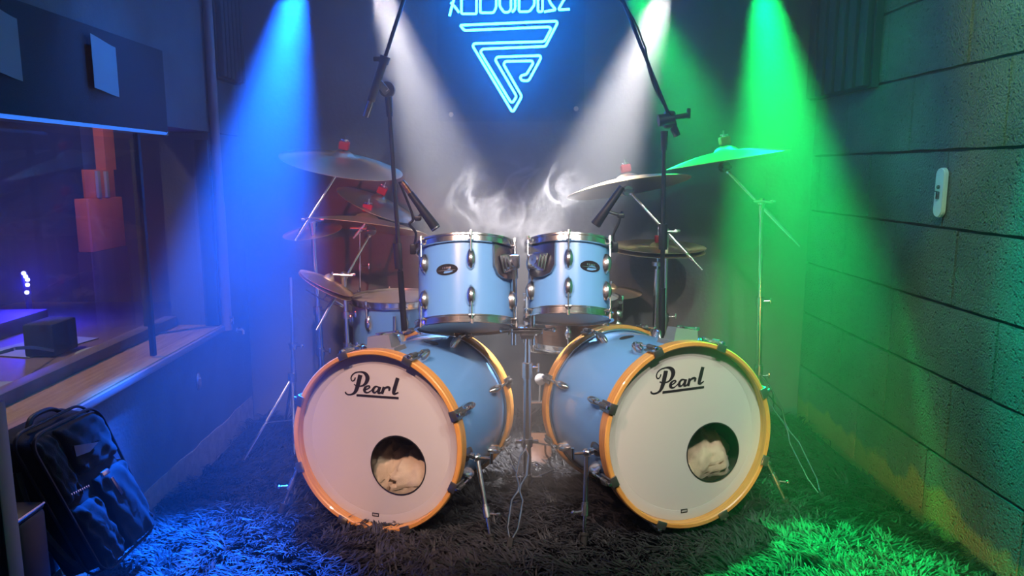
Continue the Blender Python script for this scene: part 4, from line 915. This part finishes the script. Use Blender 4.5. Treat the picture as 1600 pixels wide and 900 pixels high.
# ------------------------------------------------------------------ control room things
dk = thing('desk', 'dim brown control room desk seen through the window', 'desk', (-1.83, 2.0, 0))
MB().box((0, 0, 0.455), (0.90, 2.9, 0.03), None, 0.004).build('top', M['desk'], dk); MB().box((0.36, 0, 0.22), (0.03, 2.8, 0.44)).build('front_panel', M['desk'], dk)
MB().box((-0.15, 0.3, 0.50), (0.30, 1.3, 0.06), None, 0.006).build('shelf_step', M['desk'], dk)
def curved_strip(name, pts, wd, label):
    P = smooth_path(pts, 6); mb = MB(); n = len(P); vs = []; fs = []
    for p in P: vs += [p + Vector((0, 0, 0)), p + Vector((0, 0, wd)), p + Vector((-0.006, 0.002, 0)), p + Vector((-0.006, 0.002, wd))]
    for i in range(n - 1):
        a, b = 4 * i, 4 * i + 4; fs += [(a, b, b + 1, a + 1), (a + 2, a + 3, b + 3, b + 2), (a + 1, b + 1, b + 3, a + 3), (a, a + 2, b + 2, b)]
    fs += [(0, 1, 3, 2), (4 * n - 4, 4 * n - 2, 4 * n - 1, 4 * n - 3)]
    return tag(mb.add(vs, fs).build(name, M['paper'], smooth=False), label, 'strip')
zD = 0.472
curved_strip('pale_strip', [atx(-6, 556, -1.42), atx(8, 552, -1.43), atx(22, 548, -1.44)], 0.010, 'short pale edge strip on the desk at the picture edge')
curved_strip('pale_strip', [atx(25, 547, -1.44), atx(55, 546, -1.46), atx(88, 551, -1.48)], 0.010, 'curved pale edge strip on the control room desk')
def on_desk(px, py): p = atz(px, py, zD); p.x = min(p.x, -1.40); return p
p = on_desk(137, 551)
tag(MB().lathe([(0.0001, 0.008), (0.045, 0.008), (0.05, 0.0), (0.0001, 0.0)], 20, Matrix.Translation((p.x, p.y, zD)) @ Matrix.Diagonal((0.6, 1.3, 1, 1))).build('saucer', M['paper']), 'small pale oval dish on the desk behind the glass', 'dish')
p = on_desk(106, 556)
tag(MB().box((p.x - 0.08, p.y + 0.05, zD + 0.055), (0.10, 0.14, 0.11), None, 0.008).build('speaker_box', M['dark_room']), 'grey box standing on the control room desk', 'box')
for q, (x_, y_, a_) in enumerate(((-1.47, 1.95, 8), (-1.62, 2.55, -14))):
    tag(MB().box((0, 0, 0), (0.21, 0.297, 0.002), Matrix.Translation((x_, y_, zD + 0.001)) @ Matrix.Rotation(R_(a_), 4, 'Z')).build('paper_sheet', M['paper'], smooth=False), ['pale paper sheet lying on the near end of the control room desk', 'pale paper sheet lying further along the control room desk'][q], 'paper')
cx_, cz_ = -2.25, 0
pa = atx(138, 312, -2.0); pb2 = atx(196, 392, -2.0)
cab = thing('wardrobe', 'orange lit wooden cupboard at the back of the control room', 'cupboard', (-2.03, (pa.y + pb2.y) / 2 + 0.1, 0))
zt1 = atx(165, 265, -2.0).z; zt2 = atx(150, 310, -2.0).z
yb0 = atx(139, 340, -2.0).y; yb1 = atx(192, 340, -2.0).y; yc0 = atx(148, 290, -2.0).y; yc1 = atx(180, 290, -2.0).y; zb0 = atx(165, 390, -2.0).z
oy = cab.matrix_basis.translation.y
MB().box((0.0, (yb0 + yb1) / 2 - oy, (zt2 + zb0) / 2), (0.07, yb1 - yb0, zt2 - zb0), None, 0.004).build('body', M['mdf'], cab); MB().box((0.0, (yb0 + yb1) / 2 - oy, zb0 / 2), (0.075, yb1 - yb0 + 0.02, zb0 - 0.001), None, 0.004).build('base', M['dark_room'], cab)
MB().box((0.0, (yc0 + yc1) / 2 - oy, (zt1 + zt2) / 2), (0.06, yc1 - yc0, zt1 - zt2), None, 0.004).build('upper_box', M['mdf'], cab)
MB().box((0.0, atx(173, 235, -2.0).y - oy, (zt1 + 2.0) / 2), (0.05, 0.10, 2.0 - zt1)).build('post', M['mdf'], cab)
for px in (155, 168):
    q = atx(px, 288, -1.99); MB().box((0.036, q.y - oy, q.z), (0.014, 0.028, 0.13), None, 0.003).build('strip_handle', M['paper'], cab)
lo = thing('led_row', 'row of five small glowing violet lamps behind the glass', 'light', atx(42, 445, -1.9))
pts = [(37, 427), (40, 432), (43, 437), (43, 445), (42, 457)]
for k, (px, py) in enumerate(pts): WB(MB().ball(atx(px, py, -1.9), 0.0085, n=10), 'lamp', M['violet_led'], lo, lo)
WB(MB().beam(atx(36, 424, -1.915), atx(44, 462, -1.915), 0.03, 0.012, (0, 1, 0), 0.002).beam(atx(44, 462, -1.915), Vector((-1.915, atx(44, 462, -1.915).y, zD - 0.002)), 0.02, 0.012), 'mount', M['black'], lo, lo)
point('violet_lamp_light', atx(42, 440, -1.86), 13, (0.03, 0.02, 1.0), 0.03)
spot('control_room_lamp', (-1.45, 3.0, 1.75), (-2.02, 3.72, 0.90), 36, (1.0, 0.55, 0.30), 50, 0.7, 0.05)
spot('control_desk_lamp', (-1.75, 2.2, 1.95), (-1.24, 2.10, 0.5), 62, (1.0, 0.66, 0.45), 85, 0.8, 0.06)

# ------------------------------------------------------------------ bag, case, post at the left front
n_b = Vector((1.0, 0.0, 0.10)).normalized(); p_b = Vector((-0.985, 1.7, 0.50))
c_tl, c_tr, c_br = (onplane(x, y, p_b, n_b) for x, y in ((36, 684), (151, 627), (247, 824)))
bu = (c_tr - c_tl); bw = bu.length; bu.normalize(); bv = (c_tr - c_br); bh = bv.length; bv.normalize()
bn = bu.cross(bv).normalized(); TB = Matrix((bu, bv, bn)).transposed().to_4x4(); TB.translation = c_br - bu * bw; sgn = 1
bag = thing('backpack', 'black fabric gig bag leaning against the wall under the window', 'bag', (c_br.x - 0.05, (c_br - bu * bw / 2).y, 0.015))
def BB(mb, name, m, **k):
    mb.v = [TB @ v for v in mb.v]; return WB(mb, name, m, bag, bag, **k)
def bl_(px, py): q = TB.inverted() @ onplane(px, py, p_b, n_b); return q.x, q.y
def rrect(x0, y0, x1, y1, r, k=6):
    o = []
    for cx, cy_, s0 in ((x1 - r, y1 - r, 0), (x0 + r, y1 - r, 90), (x0 + r, y0 + r, 180), (x1 - r, y0 + r, 270)):
        for j in range(k + 1): a = R_(s0 + 90 * j / k); o.append((cx + r * math.cos(a), cy_ + r * math.sin(a)))
    return o
def pillow(poly, d0, d1, bulge, inset):
    cx = sum(p[0] for p in poly) / len(poly); cy_ = sum(p[1] for p in poly) / len(poly); mb = MB(); n = len(poly); vs = []; fs = []
    rings = [(1.0, d0), (1.0, d1 - inset), (0.985, d1 - inset * 0.3), (0.95, d1), (0.7, d1 + bulge * 0.6), (0.4, d1 + bulge * 0.9), (0.12, d1 + bulge)]
    for s_, z in rings:
        for x, y in poly:
            wv = 0.0025 * math.sin(23 * x + 31 * y) * (1 if s_ < 0.96 else 0)
            vs.append((cx + (x - cx) * s_, cy_ + (y - cy_) * s_, (z + wv) * sgn))
    for i in range(len(rings) - 1):
        for j in range(n): fs.append((i * n + j, i * n + (j + 1) % n, (i + 1) * n + (j + 1) % n, (i + 1) * n + j))
    fs.append(tuple(range(n - 1, -1, -1))); fs.append(tuple((len(rings) - 1) * n + j for j in range(n)))
    return mb.add(vs, fs)
def pad(x0, y0, x1, y1, d0, d, bulge, k=0.22, wr=0.003, n=18, seed=0.0):
    """soft padded panel: rounded rectangle with a domed, slightly wrinkled face"""
    cx, cy_, hx, hy = (x0 + x1) / 2, (y0 + y1) / 2, (x1 - x0) / 2, (y1 - y0) / 2; mb = MB(); vs = []; fs = []
    for i in range(n + 1):
        for j in range(n + 1):
            u, v = -1 + 2 * i / n, -1 + 2 * j / n
            u = math.copysign(abs(u) ** 0.7, u); v = math.copysign(abs(v) ** 0.7, v)
            x = u * math.sqrt(1 - k * v * v * v * v / 2 * u * u); y = v * math.sqrt(1 - k * u * u * u * u / 2 * v * v)
            e = max(0.0, (1 - abs(u) ** 10) * (1 - abs(v) ** 10)) ** 0.5
            h_ = d0 + (d - d0) * e + bulge * (1 - u * u) * (1 - v * v) + e * wr * (math.sin(9 * u + 5 * v + seed) + 0.7 * math.sin(4 * u - 11 * v + 2 * seed) + 0.5 * math.sin(17 * u * v + seed))
            vs.append((cx + hx * x, cy_ + hy * y, h_))
    m_ = n + 1
    for i in range(n):
        for j in range(n): fs.append((i * m_ + j, (i + 1) * m_ + j, (i + 1) * m_ + j + 1, i * m_ + j + 1))
    loop = [i * m_ for i in range(m_)] + [n * m_ + j for j in range(1, m_)] + [i * m_ + n for i in range(n - 1, -1, -1)] + [j for j in range(n - 1, 0, -1)]
    fs.append(tuple(loop[::-1])); return mb.add(vs, fs)
BB(pad(0, 0, bw, bh, -0.085, -0.004, 0.004, 0.16, 0.003, 20), 'body', M['bag'], ang=70)
BB(pad(bw * 0.44, 0.012, bw * 0.975, bh * 0.60, -0.008, 0.012, 0.012, 0.10, 0.0035, 18, 1.0), 'front_pocket', M['bag'], ang=70)
BB(pad(bw * 0.05, 0.012, bw * 0.42, bh * 0.50, -0.008, 0.010, 0.010, 0.10, 0.0035, 18, 2.3), 'front_pocket', M['bag'], ang=70)
BB(pad(bw * 0.05, bh * 0.52, bw * 0.30, bh * 0.95, -0.008, 0.004, 0.006, 0.10, 0.003, 14, 4.0), 'side_panel', M['bag'], ang=70)
BB(pad(bw * 0.33, bh * 0.63, bw * 0.965, bh * 0.955, -0.008, 0.008, 0.008, 0.12, 0.003, 16, 5.2), 'top_pocket', M['bag'], ang=70)
zl_ = [(x, y, 0.001 * sgn) for x, y in rrect(0.008, 0.008, bw - 0.008, bh - 0.008, 0.045)]
BB(MB().tube(zl_, 0.004, 6, closed=True), 'piping', M['bag_trim'])
zz_ = [(x, y, -0.030 * sgn) for x, y in rrect(-0.002, -0.002, bw + 0.002, bh + 0.002, 0.05)]
BB(MB().tube(zz_, 0.004, 6, closed=True), 'zipper', M['bag_trim'])
a_, b_ = bl_(95, 774), bl_(122, 761)
zt_ = MB()
for q in range(9): t = q / 8; zt_.box((a_[0] + (b_[0] - a_[0]) * t, a_[1] + (b_[1] - a_[1]) * t, 0.024 * sgn), (0.0045, 0.007, 0.003), None, 0.0008)
BB(zt_, 'zipper_teeth', M['chrome'])
x, y = bl_(140, 741); BB(MB().box((x, y, 0.036 * sgn), (0.030, 0.016, 0.008), None, 0.003), 'buckle', M['chrome_soft'])
p0, p1 = bl_(149, 748), bl_(168, 774); BB(MB().beam((p0[0], p0[1], 0.038 * sgn), (p1[0], p1[1], 0.036 * sgn), 0.012, 0.003, (1, 0, 0), 0.001), 'zip_pull', M['steel_dark'])
x, y = bl_(116, 700); x2, y2 = bl_(104, 710)
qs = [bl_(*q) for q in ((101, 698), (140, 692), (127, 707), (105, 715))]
BB(MB().prism(qs if sgn > 0 else qs[::-1], 0.003 * sgn, None, 0.018 * sgn), 'highlight_patch', M['bag_highlight'], smooth=False)  # highlight on the bag put in as a coloured patch
x, y = bl_(233, 806); lg_ = MB(); lg_.tube([(x - 0.004, y - 0.018, 0.006 * sgn), (x + 0.006, y, 0.008 * sgn), (x - 0.004, y + 0.018, 0.006 * sgn)], 0.003, 6); BB(lg_, 'side_tag', M['chrome_soft'])
sp0 = [(0.05, 0.12, -0.09 * sgn), (0.02, 0.2, -0.1 * sgn)]
BB(MB().tube(smooth_path([(-0.01, bh * 0.80, -0.05 * sgn), (-0.035, bh * 0.55, -0.05 * sgn), (-0.03, bh * 0.25, -0.04 * sgn), (0.0, bh * 0.08, -0.04 * sgn)]), 0.012, 8), 'strap', M['bag'])
mb = MB(); xh = bw * 0.5
BB(MB().tube(smooth_path([(xh - 0.06, bh, -0.04 * sgn), (xh - 0.03, bh + 0.02, -0.04 * sgn), (xh + 0.03, bh + 0.02, -0.04 * sgn), (xh + 0.06, bh, -0.04 * sgn)]), 0.006, 8), 'handle', M['bag_trim'])
cs = thing('equipment_case', 'black case with a chrome edge in front of the gig bag', 'case', (-1.005, 1.40, 0))
MB().box((0, 0, 0.205), (0.13, 0.09, 0.39), None, 0.012).build('body', M['black'], cs); MB().box((0, 0, 0.404), (0.126, 0.086, 0.012), None, 0.004).build('lid', M['black'], cs)
MB().tube([(-0.06, -0.042, 0.408), (0.062, -0.042, 0.408), (0.062, 0.042, 0.408)], 0.003, 6).build('edge_trim', M['chrome'], cs)
tag(MB().box((-0.907, 1.22, 0.345), (0.10, 0.04, 0.69), None, 0.004).build('post', M['pipe']), 'dull pink upright post at the lower left picture edge', 'post')

# ------------------------------------------------------------------ pedal behind the right bass drum, cable on the rug
pd = thing('drum_pedal', 'dark metal drum pedal on the rug behind the tom stand', 'pedal', (at(845, 700, 2.62).x, 2.62, 0.012))
MB().box((0, 0, 0.012), (0.10, 0.24, 0.012), None, 0.003).build('base_plate', M['steel_dark'], pd)
MB().box((0, -0.01, 0.055), (0.075, 0.22, 0.008), Matrix.Rotation(R_(14), 4, 'X'), 0.003).build('footboard', M['brown_wood'], pd)
for s_ in (-1, 1): MB().tube([(s_ * 0.048, 0.095, 0.01), (s_ * 0.048, 0.105, 0.20)], 0.006, 8).build('post', M['chrome'], pd)
MB().tube([(-0.06, 0.105, 0.195), (0.06, 0.105, 0.195)], 0.006, 8).build('axle', M['chrome'], pd)
MB().tube([(0, 0.105, 0.195), (0, 0.05, 0.30)], 0.004, 8).ball((0, 0.05, 0.30), 0.022, n=12).build('beater', M['head'], pd)
ca_ = [atz(935, 872, 0.045), atz(958, 880, 0.047), atz(985, 888, 0.046), atz(1020, 902, 0.045), atz(1080, 930, 0.045)]
tag(MB().tube(smooth_path(ca_), 0.0035, 6).build('cable', M['blackmetal']), 'thin dark cable lying on the black rug in front', 'cable')

# ------------------------------------------------------------------ shaggy rug
rug = thing('shag_rug', 'long haired dark shaggy rug covering the floor under the kit', 'rug', (0, 2, 0))
MB().box((0.095, 0.05, 0.006), (XR - XL - 0.03, 2.1, 0.012), None).build('backing', M['rug_base'], rug, smooth=False)
def fur(nlock, per):
    x0_, x1_, y0_, y1_ = XL + 0.03, XR - 0.03, 1.15, 3.08
    # more locks near the camera
    u = RNG.random(nlock); cyv = y0_ + (y1_ - y0_) * u ** 1.35; cxv = x0_ + (x1_ - x0_) * RNG.random(nlock)
    th = 2.2 * np.sin(2.3 * cxv + 1.1) + 1.9 * np.cos(2.9 * cyv + 1.7 * cxv) + RNG.normal(0, 0.75, nlock)
    n = nlock * per; L = np.repeat(np.arange(nlock), per)
    sp = 0.011
    bx = cxv[L] + RNG.normal(0, sp, n); by = cyv[L] + RNG.normal(0, sp, n)
    ang = th[L] + RNG.normal(0, 0.28, n); ln = (0.055 + 0.020 * RNG.random(nlock))[L] * (0.75 + 0.5 * RNG.random(n))
    lean = (0.75 + 0.45 * RNG.random(nlock))[L]; curl = RNG.normal(0, 0.5, nlock)[L] + RNG.normal(0, 0.25, n)
    seg = 4; V = np.zeros((n, seg + 1, 2, 3)); px, py, pz = bx.copy(), by.copy(), np.full(n, 0.010); a = ang.copy(); el = np.full(n, 1.25)
    wid = 0.0021 + 0.0010 * RNG.random(n)
    for s_ in range(seg + 1):
        ws = wid * (1.0 if s_ < seg - 1 else (0.8 if s_ == seg - 1 else 0.12))
        V[:, s_, 0] = np.stack([px - np.sin(a) * ws, py + np.cos(a) * ws, pz], 1); V[:, s_, 1] = np.stack([px + np.sin(a) * ws, py - np.cos(a) * ws, pz + 0.0006], 1)
        st = ln / seg; px = px + st * np.cos(a) * np.cos(el); py = py + st * np.sin(a) * np.cos(el); pz = np.maximum(0.012, pz + st * np.sin(el)); a = a + curl * 0.35; el = el - lean * 0.42
    V[..., 0] = np.clip(V[..., 0], XL + 0.008, XR - 0.008)
    verts = V.reshape(-1, 3); verts[:, 1] -= 2.0
    base_ = (np.arange(n) * (seg + 1) * 2)[:, None, None]; k = np.arange(seg)[None, :, None] * 2
    quad = base_ + k + np.array([0, 1, 3, 2])[None, None, :]
    faces = quad.reshape(-1, 4)
    me = bpy.data.meshes.new('pile'); me.vertices.add(len(verts)); me.vertices.foreach_set('co', verts.astype(np.float32).ravel())
    me.loops.add(faces.size); me.loops.foreach_set('vertex_index', faces.astype(np.int32).ravel())
    me.polygons.add(len(faces)); me.polygons.foreach_set('loop_start', np.arange(0, faces.size, 4, dtype=np.int32))
    me.update(calc_edges=True); me.validate(); me.shade_smooth(); me.materials.append(M['fur'])
    o = bpy.data.objects.new('pile', me); COL.objects.link(o); o.parent = rug; o['kind'] = 'stuff'
fur(9500, 14)

# ------------------------------------------------------------------ haze and smoke
def volmat(name, dens, aniso=0.2, color=(1, 1, 1)):
    m = bpy.data.materials.new(name); m.use_nodes = True; nt = m.node_tree; nt.nodes.clear()
    out = nt.nodes.new('ShaderNodeOutputMaterial'); v = nt.nodes.new('ShaderNodeVolumeScatter'); v.inputs['Density'].default_value = dens
    v.inputs['Anisotropy'].default_value = aniso; v.inputs['Color'].default_value = (*color, 1); nt.links.new(v.outputs[0], out.inputs['Volume']); return m, nt, v
for y0_, y1_, dn, lab in ((1.95, YB - 0.012, 0.150, 'theatrical haze around the drum kit'), (1.30, 1.95, 0.055, 'thinner haze in front of the drum kit')):
    m, nt, v = volmat('haze', dn, 0.45)
    hz = MB().box(((XL + XR) / 2, (y0_ + y1_) / 2, ZC / 2 + 0.003), (XR - XL - 0.012, y1_ - y0_, ZC - 0.01)).build('haze', m, smooth=False); hz['kind'] = 'stuff'; hz['label'] = lab

def smoke(name, label, c, size, dens, scale, power, seed, rate=0.35):
    m, nt, v = volmat('smoke', 0.0, 0.0)
    tc = nt.nodes.new('ShaderNodeTexCoord'); n1 = nt.nodes.new('ShaderNodeTexNoise'); n1.noise_dimensions = '4D'; n1.inputs['W'].default_value = seed
    n1.inputs['Scale'].default_value = scale; n1.inputs['Detail'].default_value = 3; n1.inputs['Distortion'].default_value = 1.6
    nt.links.new(tc.outputs['Object'], n1.inputs['Vector'])
    # ridges of the noise make curling sheets
    m1 = nt.nodes.new('ShaderNodeMath'); m1.operation = 'MULTIPLY_ADD'; nt.links.new(n1.outputs['Fac'], m1.inputs[0]); m1.inputs[1].default_value = 2.0; m1.inputs[2].default_value = -1.0
    m2 = nt.nodes.new('ShaderNodeMath'); m2.operation = 'ABSOLUTE'; nt.links.new(m1.outputs[0], m2.inputs[0])
    m3 = nt.nodes.new('ShaderNodeMapRange'); nt.links.new(m2.outputs[0], m3.inputs[0]); m3.inputs[1].default_value = 0.0; m3.inputs[2].default_value = power; m3.inputs[3].default_value = 1.0; m3.inputs[4].default_value = 0.0
    m3.interpolation_type = 'SMOOTHSTEP'
    # soft ellipsoid envelope
    vm = nt.nodes.new('ShaderNodeVectorMath'); vm.operation = 'DIVIDE'; nt.links.new(tc.outputs['Object'], vm.inputs[0]); vm.inputs[1].default_value = tuple(q / 2 for q in size)
    ln = nt.nodes.new('ShaderNodeVectorMath'); ln.operation = 'LENGTH'; nt.links.new(vm.outputs[0], ln.inputs[0])
    en = nt.nodes.new('ShaderNodeMapRange'); en.interpolation_type = 'SMOOTHSTEP'; nt.links.new(ln.outputs['Value'], en.inputs[0]); en.inputs[1].default_value = 0.25; en.inputs[2].default_value = 0.98; en.inputs[3].default_value = 1.0; en.inputs[4].default_value = 0.0
    n2 = nt.nodes.new('ShaderNodeTexNoise'); n2.inputs['Scale'].default_value = scale * 0.5; nt.links.new(tc.outputs['Object'], n2.inputs['Vector'])
    md = nt.nodes.new('ShaderNodeMath'); md.operation = 'MULTIPLY_ADD'; nt.links.new(m3.outputs[0], md.inputs[0]); md.inputs[1].default_value = 0.85; nt.links.new(n2.outputs['Fac'], md.inputs[2])
    md.use_clamp = False
    sb = nt.nodes.new('ShaderNodeMath'); sb.operation = 'SUBTRACT'; nt.links.new(md.outputs[0], sb.inputs[0]); sb.inputs[1].default_value = 0.45; sb.use_clamp = True
    mu = nt.nodes.new('ShaderNodeMath'); mu.operation = 'MULTIPLY'; nt.links.new(sb.outputs[0], mu.inputs[0]); nt.links.new(en.outputs[0], mu.inputs[1])
    mk = nt.nodes.new('ShaderNodeMath'); mk.operation = 'MULTIPLY'; nt.links.new(mu.outputs[0], mk.inputs[0]); mk.inputs[1].default_value = dens
    nt.links.new(mk.outputs[0], v.inputs['Density'])
    try: m.cycles.volume_step_rate = rate
    except Exception: pass
    o = MB().ball((0, 0, 0), 0.5, None, 24).build(name, m); 
    for vv in o.data.vertices: vv.co = Vector((vv.co.x * size[0], vv.co.y * size[1], vv.co.z * size[2]))
    o.location = c; o['kind'] = 'stuff'; o['label'] = label
smoke('smoke', 'curling white smoke rising over the two rack toms', at(815, 318, 2.72), (0.68, 0.26, 0.46), 4.2, 4.8, 0.11, 3.0)
smoke('smoke', 'thin smoke drifting between the bass drums', at(835, 650, 2.25), (0.55, 0.7, 0.8), 0.7, 4.0, 0.35, 8.0)

m2, nt2, v2 = volmat('glow_haze', 0.05, 0.0)  # added haze, gives the violet lamps their glow
hz2 = MB().box((-2.33, 2.1, 1.05), (1.98, 4.6, 2.08)).build('haze', m2, smooth=False); hz2['kind'] = 'stuff'; hz2['label'] = 'added thin haze for the glow around the violet lamps'
